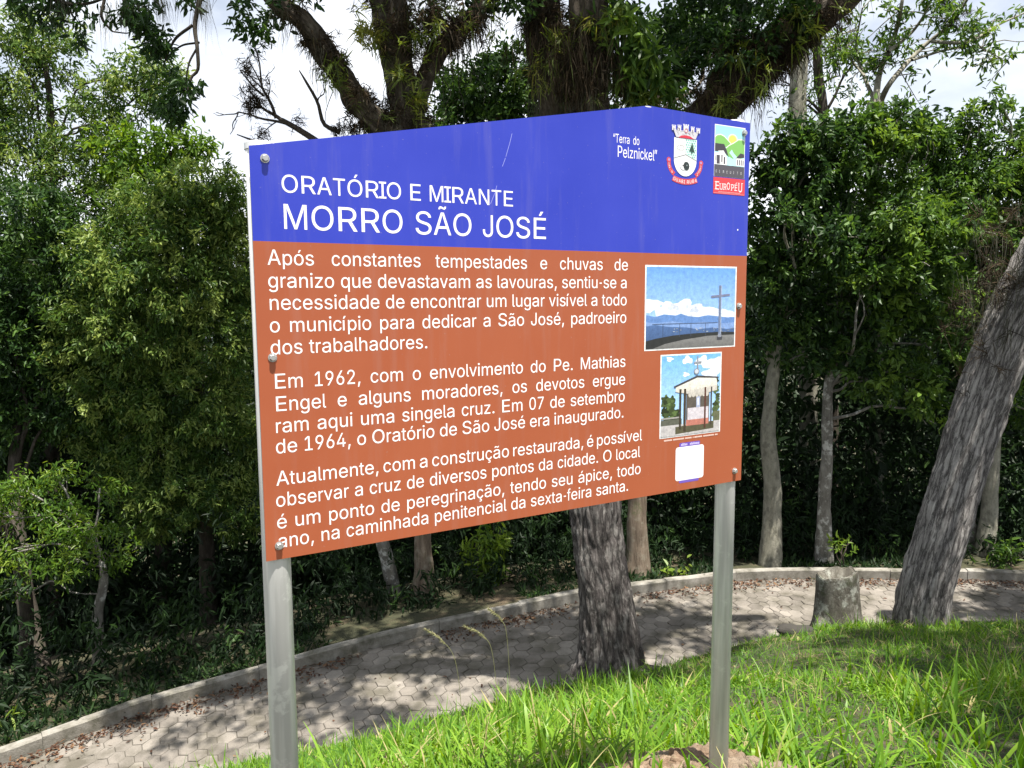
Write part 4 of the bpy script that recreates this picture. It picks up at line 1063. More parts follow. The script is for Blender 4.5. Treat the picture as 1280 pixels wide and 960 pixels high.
hc = at(878, 948, 2.62)
hc[2] = gz1(hc[0], hc[1])
n = 150
u = np.linspace(-1, 1, n); UX, UY = np.meshgrid(u, u)
xy = np.stack([hc[0] + UX.ravel() * .42, hc[1] + UY.ravel() * .30], 1)
rad = np.sqrt(UX.ravel() ** 2 + UY.ravel() ** 2)
P3 = np.hstack([xy, np.zeros((len(xy), 1))])
rad = rad + .22 * vnoise(P3 * 5, 3)
hgt = np.clip(1 - rad, 0, 1) ** .8 * .062
hgt = hgt + (hgt > .004) * (.012 * vnoise(P3 * 16, 4) + .009 * np.abs(vnoise(P3 * 48, 6)) + .006 * vnoise(P3 * 110, 9)) - (rad > .98) * .05
V = np.hstack([xy, (ground_z(xy) + hgt)[:, None]])
ii = (np.arange(n - 1)[:, None] * n + np.arange(n - 1)[None, :]).ravel()
g = Geo(); g.add(V, np.stack([ii, ii + 1, ii + n + 1, ii + n], 1))
rng = np.random.default_rng(91)
for q in range(1100):
    a_ = rng.uniform(0, 2 * np.pi); r_ = rng.random() ** .6 * .95
    p = np.array([hc[0] + math.cos(a_) * .36 * r_, hc[1] + math.sin(a_) * .26 * r_])
    z_ = gz1(*p) + max(0, 1 - r_) ** .8 * .062
    rr_ = .0025 + .012 * rng.random() ** 4
    stone(g, np.array([p[0], p[1], z_ + rr_ * .3]), rr_ * rng.uniform(.7, 1.4, 3), rng, q)
for q in range(150):
    a_ = rng.uniform(0, 2 * np.pi); r_ = rng.random() ** .5 * .98
    p = np.array([hc[0] + math.cos(a_) * .37 * r_, hc[1] + math.sin(a_) * .27 * r_])
    z_ = gz1(*p) + max(0, 1 - r_) ** .8 * .062
    rr_ = rng.uniform(.008, .022)
    stone(g, np.array([p[0], p[1], z_ + rr_ * .25]), rr_ * rng.uniform(.7, 1.4, 3), rng, q + 2000, .8)
o = g.build('soil_heap', M['red_soil'], None, hc, True); o.location = hc
tag(o, 'small heap of crumbly reddish soil around the foot of the right post', 'soil heap')

# ---- seeding grass stalks arching over the bank
for q, (pp, lab) in enumerate((([(580, 905), (570, 830), (552, 800), (533, 787)], 'leftmost arching straw-coloured seed stalk over the path'),
                               ([(625, 900), (616, 820), (604, 795), (582, 783)], 'middle arching seed stalk with the longest feathery head'),
                               ([(640, 905), (634, 800), (626, 774), (612, 762)], 'rightmost arching seed stalk reaching highest against the path'))):
    p = [at(x_, y_, 4.1) for x_, y_ in pp]; p[0][2] = gz1(p[0][0], p[0][1]) - .01
    root = empty('grass_stalk', p[0], lab, 'grass stalk', group='seeding grass stalks on the bank')
    r = np.random.default_rng(300 + q)
    g = Geo(); V, Q, bc = tube(p, [.0015, .0014, .0012, .0008], sides=5, n=26); g.add(V, Q, tint=np.full(len(V), .25))
    g.build('stem', M['straw'], root, p[0], True)
    PP = spline(np.array(p), 60)[34:]
    k = r.integers(0, len(PP), 240)
    Dv = nrm(np.gradient(PP, axis=0))[k] + r.normal(size=(240, 3)) * .35
    V, Q, tt = blades(PP[k], Dv, r.uniform(.012, .03, 240), np.full(240, .0022), np.full(240, .2), r, 2)
    g = Geo(); g.add(V, Q, tint=tt); g.build('seed_head', M['straw'], root, p[0])

# ------------------------------------------------------------------ the sign
# letter outlines: character code, advance, then closed contours of x, y pairs (thousandths of an em)
GLYPH = {}
GLYPH[chr(44)] = (278, [[112, 97, 69, -163, 134, -163, 209, 97]])
GLYPH[chr(45)] = (333, [[84, 334, 84, 257, 248, 257, 248, 334]])
GLYPH[chr(46)] = (278, [[75, 56, 76, 40, 82, 25, 93, 12, 107, 1, 121, -4, 138, -5, 155, -4, 171, 1, 185, 12, 195, 25, 202, 40, 203, 56, 202, 73, 195, 88, 185, 100, 171, 111, 155, 116, 138, 119, 121, 116, 107, 111, 93, 100, 82, 88, 76, 73]])
GLYPH[chr(48)] = (556, [[70, 218, 85, 159, 104, 108, 129, 68, 160, 34, 194, 10, 234, -4, 279, -10, 323, -4, 362, 10, 396, 34, 427, 68, 452, 108, 471, 159, 486, 218, 495, 284, 497, 357, 495, 430, 486, 497, 471, 556, 452, 606, 427, 648, 396, 681, 362, 706, 322, 720, 279, 726, 234, 720, 195, 706, 160, 681, 130, 648, 104, 606, 85, 556, 70, 497, 61, 430, 59, 357, 61, 284], [151, 203, 141, 248, 136, 300, 134, 357, 136, 415, 141, 467, 151, 513, 164, 553, 180, 585, 200, 612, 223, 632, 249, 643, 279, 647, 307, 643, 333, 632, 356, 612, 376, 585, 393, 553, 405, 513, 415, 467, 420, 415, 422, 357, 420, 300, 415, 248, 405, 203, 393, 163, 376, 129, 356, 104, 333, 84, 307, 73, 279, 70, 249, 73, 223, 84, 200, 104, 180, 129, 164, 163]])
GLYPH[chr(49)] = (556, [[243, 716, 106, 601, 106, 504, 257, 630, 260, 630, 260, 77, 93, 77, 93, 0, 480, 0, 480, 77, 339, 77, 339, 716]])
GLYPH[chr(50)] = (556, [[156, 509, 157, 536, 162, 560, 171, 581, 182, 601, 195, 616, 211, 629, 231, 639, 252, 644, 275, 647, 296, 644, 317, 640, 335, 632, 352, 620, 366, 606, 378, 589, 387, 570, 392, 547, 393, 522, 392, 501, 388, 480, 382, 460, 372, 439, 361, 419, 346, 397, 287, 322, 79, 66, 79, 0, 477, 0, 477, 80, 188, 80, 188, 84, 328, 253, 412, 364, 431, 394, 446, 421, 455, 447, 463, 473, 466, 498, 468, 523, 465, 560, 457, 595, 443, 626, 425, 654, 403, 678, 376, 699, 345, 713, 312, 722, 276, 726, 241, 722, 206, 713, 176, 698, 149, 678, 125, 653, 106, 622, 92, 588, 83, 550, 81, 509]])
GLYPH[chr(52)] = (556, [[49, 222, 49, 148, 346, 148, 346, 0, 421, 0, 421, 148, 507, 148, 507, 229, 421, 229, 421, 447, 346, 447, 346, 229, 134, 229, 134, 234, 382, 716, 303, 716]])
GLYPH[chr(54)] = (556, [[90, 142, 103, 104, 123, 72, 146, 44, 174, 21, 206, 4, 241, -6, 277, -10, 315, -6, 349, 4, 380, 20, 409, 42, 432, 70, 452, 103, 465, 138, 475, 179, 477, 221, 475, 263, 466, 302, 454, 338, 436, 369, 414, 394, 388, 415, 357, 429, 325, 439, 288, 442, 271, 440, 255, 437, 241, 432, 226, 425, 395, 716, 309, 716, 168, 478, 137, 425, 114, 377, 98, 336, 87, 298, 80, 263, 79, 228, 81, 183], [169, 143, 161, 167, 155, 194, 153, 222, 155, 252, 161, 277, 169, 301, 182, 322, 196, 339, 214, 354, 233, 364, 254, 371, 277, 373, 301, 371, 323, 364, 342, 353, 360, 339, 373, 321, 385, 300, 395, 276, 400, 250, 401, 221, 400, 193, 395, 167, 385, 142, 373, 121, 360, 103, 342, 89, 323, 77, 301, 70, 277, 68, 254, 70, 233, 77, 214, 89, 196, 103, 182, 121]])
GLYPH[chr(55)] = (556, [[119, 0, 203, 0, 480, 632, 480, 716, 76, 716, 76, 636, 396, 636, 396, 630]])
GLYPH[chr(57)] = (556, [[88, 414, 102, 378, 120, 347, 142, 322, 168, 301, 198, 286, 231, 277, 268, 274, 285, 274, 301, 279, 315, 284, 329, 291, 340, 300, 160, 0, 245, 0, 387, 236, 417, 291, 441, 338, 458, 380, 469, 416, 475, 453, 477, 488, 475, 532, 466, 574, 452, 610, 432, 644, 409, 672, 380, 695, 350, 712, 314, 722, 277, 726, 241, 722, 206, 712, 176, 695, 147, 674, 124, 646, 104, 613, 90, 578, 81, 537, 79, 495, 81, 452], [169, 415, 161, 440, 156, 466, 153, 495, 156, 523, 161, 549, 169, 573, 182, 595, 196, 612, 214, 627, 233, 639, 254, 646, 277, 647, 301, 646, 323, 639, 342, 627, 360, 612, 374, 594, 385, 573, 395, 549, 400, 522, 401, 492, 400, 464, 395, 439, 385, 415, 374, 394, 360, 376, 342, 362, 323, 350, 301, 345, 277, 342, 254, 345, 233, 352, 214, 362, 196, 377, 182, 394]])
GLYPH[chr(58)] = (278, [[75, 56, 76, 40, 82, 25, 93, 12, 107, 1, 121, -4, 138, -5, 155, -4, 171, 1, 185, 12, 195, 25, 202, 40, 203, 56, 202, 73, 195, 88, 185, 100, 171, 111, 155, 116, 138, 119, 121, 116, 107, 111, 93, 100, 82, 88, 76, 73], [75, 433, 76, 416, 82, 403, 93, 389, 107, 379, 121, 372, 138, 371, 155, 372, 171, 379, 185, 389, 195, 403, 202, 416, 203, 433, 202, 449, 195, 464, 185, 478, 171, 488, 155, 493, 138, 496, 121, 493, 107, 488, 93, 478, 82, 464, 76, 449]])
GLYPH[chr(65)] = (667, [[22, 0, 118, 0, 187, 200, 478, 200, 549, 0, 643, 0, 384, 716, 279, 716], [265, 425, 296, 522, 331, 642, 367, 523, 399, 425, 450, 280, 215, 280]])
GLYPH[chr(66)] = (667, [[183, 80, 183, 325, 363, 325, 393, 322, 423, 317, 448, 307, 468, 294, 487, 277, 500, 259, 512, 238, 518, 215, 519, 193, 516, 162, 503, 135, 483, 113, 452, 94, 411, 84, 358, 80], [88, 716, 88, 0, 361, 0, 415, 3, 464, 11, 503, 25, 538, 44, 565, 68, 585, 94, 600, 124, 608, 156, 611, 191, 608, 226, 601, 259, 588, 286, 572, 309, 553, 329, 531, 345, 508, 357, 484, 366, 461, 369, 461, 376, 481, 383, 502, 391, 521, 402, 538, 415, 553, 432, 566, 450, 575, 473, 581, 497, 582, 526, 579, 560, 570, 592, 557, 622, 537, 648, 512, 671, 481, 691, 445, 705, 401, 713, 353, 716], [183, 636, 351, 636, 395, 632, 430, 622, 458, 603, 477, 580, 487, 553, 491, 523, 490, 499, 483, 478, 472, 459, 459, 442, 442, 428, 421, 416, 399, 408, 374, 404, 348, 401, 183, 401]])
GLYPH[chr(67)] = (722, [[99, 162, 130, 111, 168, 69, 212, 35, 263, 10, 319, -4, 378, -10, 415, -8, 449, -3, 483, 7, 514, 18, 542, 34, 569, 53, 595, 75, 616, 100, 634, 128, 650, 158, 661, 190, 670, 225, 578, 225, 572, 203, 562, 180, 551, 160, 538, 143, 522, 127, 505, 114, 487, 101, 467, 91, 446, 84, 425, 79, 402, 76, 378, 75, 336, 79, 297, 89, 260, 107, 228, 132, 200, 165, 177, 204, 160, 249, 150, 300, 146, 357, 150, 415, 160, 467, 177, 512, 200, 550, 228, 582, 260, 608, 296, 626, 336, 637, 378, 641, 402, 640, 425, 637, 446, 632, 467, 625, 487, 615, 505, 602, 522, 588, 538, 573, 551, 556, 562, 535, 572, 513, 578, 490, 670, 490, 661, 525, 650, 558, 634, 588, 616, 616, 593, 641, 569, 663, 542, 682, 512, 698, 481, 709, 449, 719, 415, 723, 378, 726, 319, 720, 263, 705, 212, 681, 168, 646, 130, 603, 99, 553, 75, 495, 62, 429, 57, 357, 62, 286, 75, 221]])
GLYPH[chr(69)] = (667, [[199, 80, 199, 322, 565, 322, 565, 402, 199, 402, 199, 636, 592, 636, 592, 716, 96, 716, 96, 0, 597, 0, 597, 80]])
GLYPH[chr(70)] = (611, [[186, 0, 186, 311, 516, 311, 516, 391, 186, 391, 186, 636, 550, 636, 550, 716, 89, 716, 89, 0]])
GLYPH[chr(71)] = (778, [[136, 111, 177, 69, 223, 35, 277, 10, 337, -4, 402, -10, 461, -6, 515, 7, 564, 27, 607, 53, 645, 87, 675, 128, 697, 174, 711, 225, 715, 281, 715, 360, 423, 360, 423, 280, 621, 280, 618, 243, 609, 207, 592, 173, 572, 143, 546, 120, 516, 100, 482, 86, 443, 77, 402, 75, 356, 79, 314, 89, 275, 107, 241, 134, 211, 165, 187, 204, 169, 249, 159, 300, 154, 357, 159, 415, 169, 467, 187, 512, 211, 551, 239, 582, 274, 608, 313, 626, 353, 637, 396, 641, 423, 640, 449, 637, 471, 630, 494, 623, 515, 613, 533, 601, 551, 587, 566, 571, 579, 553, 591, 533, 601, 513, 610, 491, 709, 491, 700, 525, 688, 556, 672, 585, 652, 613, 630, 637, 603, 660, 575, 679, 543, 695, 509, 709, 473, 717, 435, 723, 396, 726, 334, 720, 275, 705, 223, 681, 175, 646, 136, 603, 103, 553, 79, 495, 64, 429, 60, 357, 64, 286, 79, 221, 103, 163]])
GLYPH[chr(73)] = (278, [[-28, 80, -28, 0, 306, 0, 306, 80, 185, 80, 185, 636, 306, 636, 306, 716, -28, 716, -28, 636, 94, 636, 94, 80]])
GLYPH[chr(74)] = (500, [[42, 243, 42, 204, 48, 141, 66, 89, 95, 46, 134, 15, 181, -3, 234, -10, 287, -3, 332, 15, 371, 46, 402, 89, 419, 141, 424, 204, 424, 716, 343, 716, 343, 204, 340, 165, 330, 131, 313, 104, 290, 86, 264, 75, 234, 70, 202, 75, 176, 86, 154, 104, 136, 131, 126, 165, 124, 204, 124, 243]])
GLYPH[chr(77)] = (833, [[162, 0, 162, 461, 160, 523, 159, 585, 159, 613, 171, 574, 192, 508, 211, 452, 225, 409, 379, 0, 454, 0, 605, 409, 619, 453, 661, 575, 672, 615, 671, 581, 669, 460, 669, 0, 753, 0, 753, 716, 631, 716, 467, 263, 454, 222, 438, 170, 422, 117, 417, 102, 413, 118, 397, 173, 381, 224, 367, 263, 202, 716, 80, 716, 80, 0]])
GLYPH[chr(78)] = (722, [[168, 540, 165, 606, 204, 536, 244, 466, 279, 408, 534, 0, 639, 0, 639, 716, 551, 716, 551, 221, 554, 152, 557, 108, 536, 151, 501, 212, 474, 257, 188, 716, 83, 716, 83, 0, 173, 0, 173, 409]])
GLYPH[chr(79)] = (778, [[102, 162, 134, 111, 174, 69, 219, 35, 271, 10, 328, -4, 390, -10, 451, -4, 508, 10, 561, 35, 606, 69, 645, 111, 677, 162, 701, 221, 715, 286, 720, 357, 715, 429, 701, 495, 677, 553, 645, 603, 606, 646, 561, 681, 508, 705, 451, 720, 390, 726, 328, 720, 271, 705, 219, 681, 174, 646, 134, 603, 102, 553, 77, 495, 64, 429, 58, 357, 64, 286, 77, 221], [182, 203, 165, 248, 155, 300, 150, 357, 155, 415, 165, 467, 182, 512, 207, 551, 235, 584, 269, 609, 307, 626, 346, 637, 390, 641, 432, 637, 473, 627, 509, 609, 543, 584, 572, 551, 596, 513, 613, 467, 625, 415, 628, 357, 625, 300, 613, 248, 596, 203, 572, 163, 543, 132, 509, 107, 473, 89, 432, 77, 390, 75, 346, 77, 307, 89, 269, 107, 235, 132, 207, 165]])
GLYPH[chr(80)] = (667, [[90, 0, 187, 0, 187, 262, 352, 262, 408, 264, 457, 274, 498, 291, 534, 314, 562, 342, 585, 373, 600, 409, 610, 447, 613, 490, 610, 530, 600, 568, 585, 605, 562, 636, 534, 663, 498, 685, 457, 702, 408, 712, 352, 716, 90, 716], [385, 343, 349, 340, 187, 340, 187, 636, 348, 636, 385, 634, 418, 627, 445, 618, 468, 602, 486, 585, 499, 565, 508, 542, 514, 516, 516, 490, 514, 461, 508, 436, 499, 414, 486, 392, 468, 374, 445, 360, 418, 349]])
GLYPH[chr(82)] = (722, [[96, 0, 201, 0, 201, 279, 379, 279, 396, 280, 568, 0, 688, 0, 504, 295, 535, 305, 572, 326, 605, 352, 627, 381, 645, 416, 654, 454, 658, 495, 654, 536, 645, 574, 627, 609, 605, 640, 572, 665, 535, 688, 490, 703, 439, 712, 379, 716, 96, 716], [415, 360, 376, 359, 201, 359, 201, 636, 375, 636, 415, 634, 449, 627, 479, 619, 503, 605, 523, 589, 537, 570, 547, 547, 553, 522, 555, 495, 553, 468, 547, 445, 537, 422, 523, 404, 503, 388, 479, 376, 450, 366]])
GLYPH[chr(83)] = (667, [[95, 84, 121, 56, 152, 32, 191, 13, 233, -1, 281, -10, 334, -13, 389, -10, 439, 0, 482, 15, 521, 35, 552, 60, 576, 90, 595, 122, 606, 158, 609, 196, 607, 226, 600, 253, 589, 279, 573, 300, 555, 318, 536, 335, 513, 349, 489, 360, 466, 371, 394, 392, 316, 412, 252, 433, 231, 443, 212, 456, 195, 470, 182, 485, 175, 505, 172, 529, 175, 550, 181, 570, 192, 588, 207, 605, 227, 619, 249, 630, 276, 639, 304, 643, 336, 646, 379, 641, 418, 632, 451, 615, 477, 592, 495, 565, 503, 532, 598, 532, 594, 567, 582, 601, 563, 632, 537, 658, 507, 681, 472, 701, 431, 715, 386, 723, 339, 726, 291, 723, 246, 715, 206, 701, 169, 681, 137, 658, 112, 630, 93, 598, 81, 563, 78, 523, 84, 480, 100, 440, 128, 407, 167, 378, 216, 356, 275, 336, 366, 312, 442, 288, 463, 277, 480, 266, 495, 252, 507, 236, 513, 217, 516, 196, 513, 172, 504, 149, 491, 129, 473, 111, 452, 97, 427, 84, 398, 76, 367, 70, 334, 69, 304, 70, 276, 75, 248, 83, 224, 93, 203, 107, 184, 124, 170, 143, 161, 166, 155, 193, 57, 193, 63, 153, 76, 117]])
GLYPH[chr(84)] = (611, [[44, 716, 44, 636, 263, 636, 263, 0, 350, 0, 350, 636, 567, 636, 567, 716]])
GLYPH[chr(85)] = (722, [[84, 243, 88, 197, 99, 152, 119, 113, 144, 77, 176, 46, 215, 21, 260, 3, 307, -8, 362, -11, 415, -8, 464, 3, 507, 21, 546, 46, 578, 77, 605, 113, 623, 152, 634, 197, 638, 243, 638, 716, 549, 716, 549, 250, 546, 218, 538, 187, 526, 159, 508, 134, 487, 113, 462, 96, 432, 83, 398, 75, 362, 73, 324, 75, 290, 83, 261, 96, 236, 113, 214, 134, 197, 159, 184, 187, 176, 218, 173, 250, 173, 716, 84, 716]])
GLYPH[chr(97)] = (556, [[69, 62, 86, 40, 109, 21, 134, 7, 164, -4, 196, -10, 229, -12, 259, -10, 284, -5, 307, 1, 327, 11, 346, 22, 360, 34, 389, 71, 396, 71, 396, 0, 482, 0, 482, 344, 479, 381, 472, 412, 460, 438, 446, 460, 429, 479, 409, 493, 387, 505, 364, 514, 342, 519, 277, 526, 247, 524, 219, 520, 190, 514, 163, 504, 136, 490, 113, 474, 91, 453, 73, 429, 59, 398, 143, 375, 149, 388, 157, 400, 169, 412, 182, 423, 196, 433, 213, 441, 233, 448, 254, 452, 280, 453, 303, 452, 324, 448, 343, 441, 359, 431, 372, 420, 382, 407, 389, 390, 393, 372, 392, 337, 387, 329, 379, 322, 367, 316, 334, 311, 254, 301, 179, 289, 154, 282, 131, 274, 111, 264, 91, 252, 76, 238, 61, 220, 51, 200, 46, 175, 43, 148, 46, 115, 54, 86], [146, 99, 137, 112, 133, 127, 131, 144, 133, 162, 139, 178, 147, 190, 160, 201, 174, 210, 192, 218, 250, 230, 286, 234, 330, 241, 370, 249, 394, 260, 394, 189, 392, 167, 386, 148, 376, 127, 363, 110, 346, 93, 326, 81, 302, 70, 274, 64, 243, 62, 223, 63, 203, 66, 186, 71, 170, 78, 156, 88]])
GLYPH[chr(98)] = (556, [[147, 0, 147, 81, 155, 81, 181, 42, 193, 29, 208, 16, 226, 5, 248, -4, 273, -10, 300, -11, 341, -8, 378, 4, 410, 22, 441, 47, 466, 78, 485, 115, 500, 159, 509, 207, 511, 259, 509, 311, 500, 357, 485, 401, 464, 438, 439, 468, 410, 494, 376, 512, 340, 523, 300, 526, 271, 524, 247, 519, 224, 511, 207, 498, 193, 486, 180, 474, 155, 437, 149, 437, 149, 697, 70, 697, 70, 0], [149, 222, 148, 259, 149, 296, 155, 330, 164, 360, 176, 386, 193, 409, 211, 427, 233, 441, 260, 449, 288, 452, 319, 449, 344, 441, 367, 426, 387, 408, 403, 385, 414, 357, 424, 327, 429, 294, 430, 259, 429, 223, 424, 190, 414, 160, 401, 133, 386, 110, 366, 90, 344, 75, 317, 67, 288, 64, 260, 67, 235, 75, 212, 89, 193, 107, 177, 130, 164, 157, 155, 189]])
GLYPH[chr(99)] = (500, [[56, 159, 71, 116, 91, 79, 117, 48, 148, 22, 182, 4, 220, -7, 261, -11, 285, -10, 308, -7, 330, -1, 350, 7, 369, 16, 386, 29, 403, 44, 418, 59, 431, 77, 442, 96, 451, 118, 458, 140, 384, 160, 369, 122, 342, 90, 307, 71, 261, 63, 232, 67, 206, 75, 183, 90, 164, 110, 149, 133, 136, 160, 129, 190, 124, 223, 121, 256, 124, 290, 129, 323, 136, 353, 149, 381, 164, 405, 183, 425, 206, 440, 232, 449, 261, 452, 306, 445, 341, 426, 366, 396, 383, 359, 457, 379, 449, 401, 441, 422, 429, 441, 417, 459, 402, 474, 385, 488, 367, 498, 348, 508, 328, 516, 307, 522, 285, 526, 261, 526, 220, 523, 182, 512, 148, 493, 117, 467, 91, 435, 71, 398, 56, 356, 47, 308, 43, 256, 47, 205]])
GLYPH[chr(100)] = (556, [[56, 159, 72, 115, 92, 78, 117, 47, 146, 22, 180, 4, 216, -8, 256, -11, 285, -10, 309, -4, 330, 5, 349, 16, 363, 29, 376, 42, 403, 81, 410, 81, 410, 0, 488, 0, 488, 697, 408, 697, 408, 437, 401, 437, 376, 474, 365, 486, 350, 498, 332, 511, 311, 519, 286, 524, 257, 526, 216, 523, 180, 512, 147, 494, 117, 468, 92, 438, 72, 401, 56, 357, 47, 311, 45, 259, 47, 207], [143, 160, 134, 190, 129, 223, 126, 259, 129, 294, 134, 327, 142, 357, 155, 385, 170, 408, 190, 426, 212, 441, 239, 449, 269, 452, 298, 449, 323, 441, 345, 427, 365, 409, 380, 386, 393, 360, 401, 330, 407, 296, 409, 259, 407, 222, 401, 189, 392, 157, 380, 130, 365, 107, 345, 89, 323, 75, 296, 67, 269, 64, 239, 67, 212, 75, 190, 90, 170, 110, 155, 133]])
GLYPH[chr(101)] = (556, [[51, 205, 61, 159, 77, 116, 99, 79, 127, 48, 161, 22, 200, 4, 244, -7, 292, -11, 326, -10, 359, -4, 389, 5, 416, 19, 440, 36, 461, 53, 479, 75, 493, 99, 502, 125, 421, 144, 413, 127, 405, 112, 380, 89, 365, 79, 350, 73, 332, 67, 312, 64, 292, 63, 261, 66, 233, 73, 208, 84, 186, 100, 167, 121, 151, 145, 140, 174, 135, 207, 133, 231, 511, 231, 511, 266, 509, 311, 502, 351, 491, 386, 478, 418, 460, 444, 439, 467, 417, 486, 392, 501, 366, 512, 339, 520, 311, 524, 282, 526, 237, 523, 195, 511, 158, 492, 125, 466, 98, 434, 76, 397, 61, 353, 50, 307, 47, 256], [133, 316, 140, 344, 150, 370, 164, 392, 180, 412, 201, 429, 226, 442, 252, 449, 282, 452, 312, 449, 339, 442, 362, 430, 381, 412, 396, 392, 410, 368, 418, 340, 425, 303, 133, 303]])
GLYPH[chr(102)] = (278, [[155, 0, 155, 448, 250, 448, 250, 519, 155, 519, 155, 574, 157, 596, 161, 615, 169, 630, 179, 641, 195, 646, 213, 649, 235, 646, 248, 641, 266, 713, 243, 722, 205, 726, 185, 724, 166, 719, 148, 711, 131, 698, 117, 683, 105, 666, 95, 644, 90, 619, 89, 592, 89, 519, 7, 519, 7, 448, 89, 448, 89, 0]])
GLYPH[chr(103)] = (556, [[67, -94, 77, -115, 107, -151, 127, -167, 149, -181, 175, -192, 204, -200, 235, -204, 271, -207, 310, -204, 347, -197, 381, -186, 411, -170, 437, -149, 458, -123, 475, -92, 484, -55, 487, -12, 487, 519, 409, 519, 409, 437, 403, 437, 377, 474, 365, 488, 349, 500, 331, 511, 310, 519, 285, 524, 256, 526, 217, 523, 181, 512, 147, 494, 118, 468, 93, 438, 72, 401, 56, 360, 47, 314, 44, 262, 47, 211, 56, 164, 72, 123, 93, 89, 118, 59, 148, 37, 181, 19, 216, 10, 255, 7, 284, 8, 309, 14, 330, 22, 348, 31, 375, 56, 400, 93, 407, 93, 407, -8, 403, -47, 390, -79, 369, -103, 341, -119, 309, -130, 271, -133, 245, -131, 221, -127, 201, -121, 186, -112, 171, -101, 160, -90, 132, -56], [143, 168, 133, 197, 128, 229, 126, 264, 128, 299, 133, 330, 143, 359, 154, 386, 170, 408, 190, 427, 213, 441, 238, 449, 268, 452, 297, 449, 323, 441, 345, 427, 365, 409, 381, 388, 392, 362, 402, 331, 407, 300, 408, 264, 407, 227, 402, 194, 392, 166, 379, 141, 364, 119, 345, 103, 322, 90, 297, 84, 268, 81, 239, 84, 213, 90, 190, 104, 171, 121, 154, 142]])
GLYPH[chr(104)] = (556, [[72, 697, 72, 0, 155, 0, 155, 311, 156, 340, 161, 364, 171, 388, 184, 407, 199, 422, 218, 434, 239, 444, 260, 449, 285, 451, 319, 446, 347, 435, 370, 416, 388, 392, 397, 360, 401, 322, 401, 0, 484, 0, 484, 329, 481, 371, 475, 408, 462, 440, 445, 466, 424, 488, 400, 505, 373, 516, 342, 524, 308, 526, 271, 523, 237, 512, 206, 496, 179, 471, 157, 437, 155, 432, 155, 697]])
GLYPH[chr(105)] = (222, [[51, 661, 54, 646, 60, 634, 70, 623, 82, 613, 96, 608, 112, 607, 127, 608, 141, 613, 154, 623, 164, 634, 169, 646, 171, 661, 169, 676, 164, 690, 154, 701, 141, 709, 127, 715, 112, 718, 96, 715, 82, 709, 70, 701, 60, 690, 54, 676], [68, 519, 68, 0, 154, 0, 154, 519]])
GLYPH[chr(107)] = (500, [[150, 290, 150, 697, 70, 697, 70, 0, 150, 0, 150, 194, 202, 244, 386, 0, 488, 0, 264, 297, 472, 519, 373, 519, 159, 290]])
GLYPH[chr(108)] = (222, [[62, 115, 65, 81, 73, 51, 87, 27, 107, 11, 132, 0, 163, -3, 190, -1, 213, 4, 200, 74, 188, 73, 171, 71, 159, 73, 148, 78, 141, 85, 137, 97, 134, 114, 134, 697, 62, 697]])
GLYPH[chr(109)] = (833, [[156, 0, 156, 326, 157, 352, 163, 375, 172, 396, 184, 414, 198, 427, 216, 438, 234, 446, 253, 451, 272, 452, 300, 449, 325, 441, 345, 426, 362, 407, 371, 383, 374, 356, 374, 0, 457, 0, 457, 338, 459, 360, 464, 379, 471, 397, 482, 414, 496, 427, 511, 438, 528, 446, 549, 451, 572, 452, 598, 451, 623, 442, 646, 429, 662, 408, 673, 382, 677, 348, 677, 0, 761, 0, 761, 349, 758, 388, 751, 420, 739, 449, 722, 474, 702, 494, 679, 509, 653, 520, 625, 527, 597, 529, 569, 527, 543, 522, 520, 514, 497, 501, 478, 488, 460, 470, 445, 451, 434, 427, 433, 424, 429, 438, 414, 468, 392, 494, 366, 514, 335, 524, 299, 529, 277, 527, 255, 523, 235, 515, 216, 504, 197, 490, 180, 474, 167, 453, 156, 430, 153, 421, 153, 519, 72, 519, 72, 0]])
GLYPH[chr(110)] = (556, [[155, 0, 155, 311, 156, 340, 161, 364, 171, 388, 184, 407, 199, 422, 218, 434, 239, 444, 260, 449, 285, 451, 319, 446, 347, 435, 370, 416, 388, 392, 397, 360, 401, 322, 401, 0, 484, 0, 484, 329, 481, 371, 475, 408, 462, 440, 445, 466, 424, 488, 400, 505, 373, 516, 342, 524, 308, 526, 271, 523, 237, 512, 206, 496, 179, 471, 157, 437, 152, 425, 152, 519, 72, 519, 72, 0]])
GLYPH[chr(111)] = (556, [[59, 159, 75, 116, 96, 79, 125, 48, 157, 22, 193, 4, 233, -7, 277, -11, 323, -7, 363, 4, 401, 22, 433, 48, 460, 79, 481, 116, 497, 159, 508, 205, 510, 256, 508, 308, 497, 356, 481, 398, 460, 435, 433, 467, 401, 493, 363, 512, 323, 523, 277, 526, 233, 523, 193, 512, 157, 493, 125, 467, 96, 435, 75, 398, 59, 356, 50, 308, 46, 256, 50, 205], [145, 160, 137, 190, 131, 223, 129, 256, 131, 290, 137, 323, 145, 353, 158, 381, 174, 405, 194, 425, 218, 440, 247, 449, 277, 452, 309, 449, 338, 440, 362, 425, 382, 405, 399, 381, 411, 353, 421, 323, 426, 290, 427, 256, 426, 223, 421, 190, 411, 160, 399, 133, 382, 110, 362, 90, 338, 75, 309, 67, 277, 63, 247, 67, 218, 75, 194, 90, 174, 110, 158, 133]])
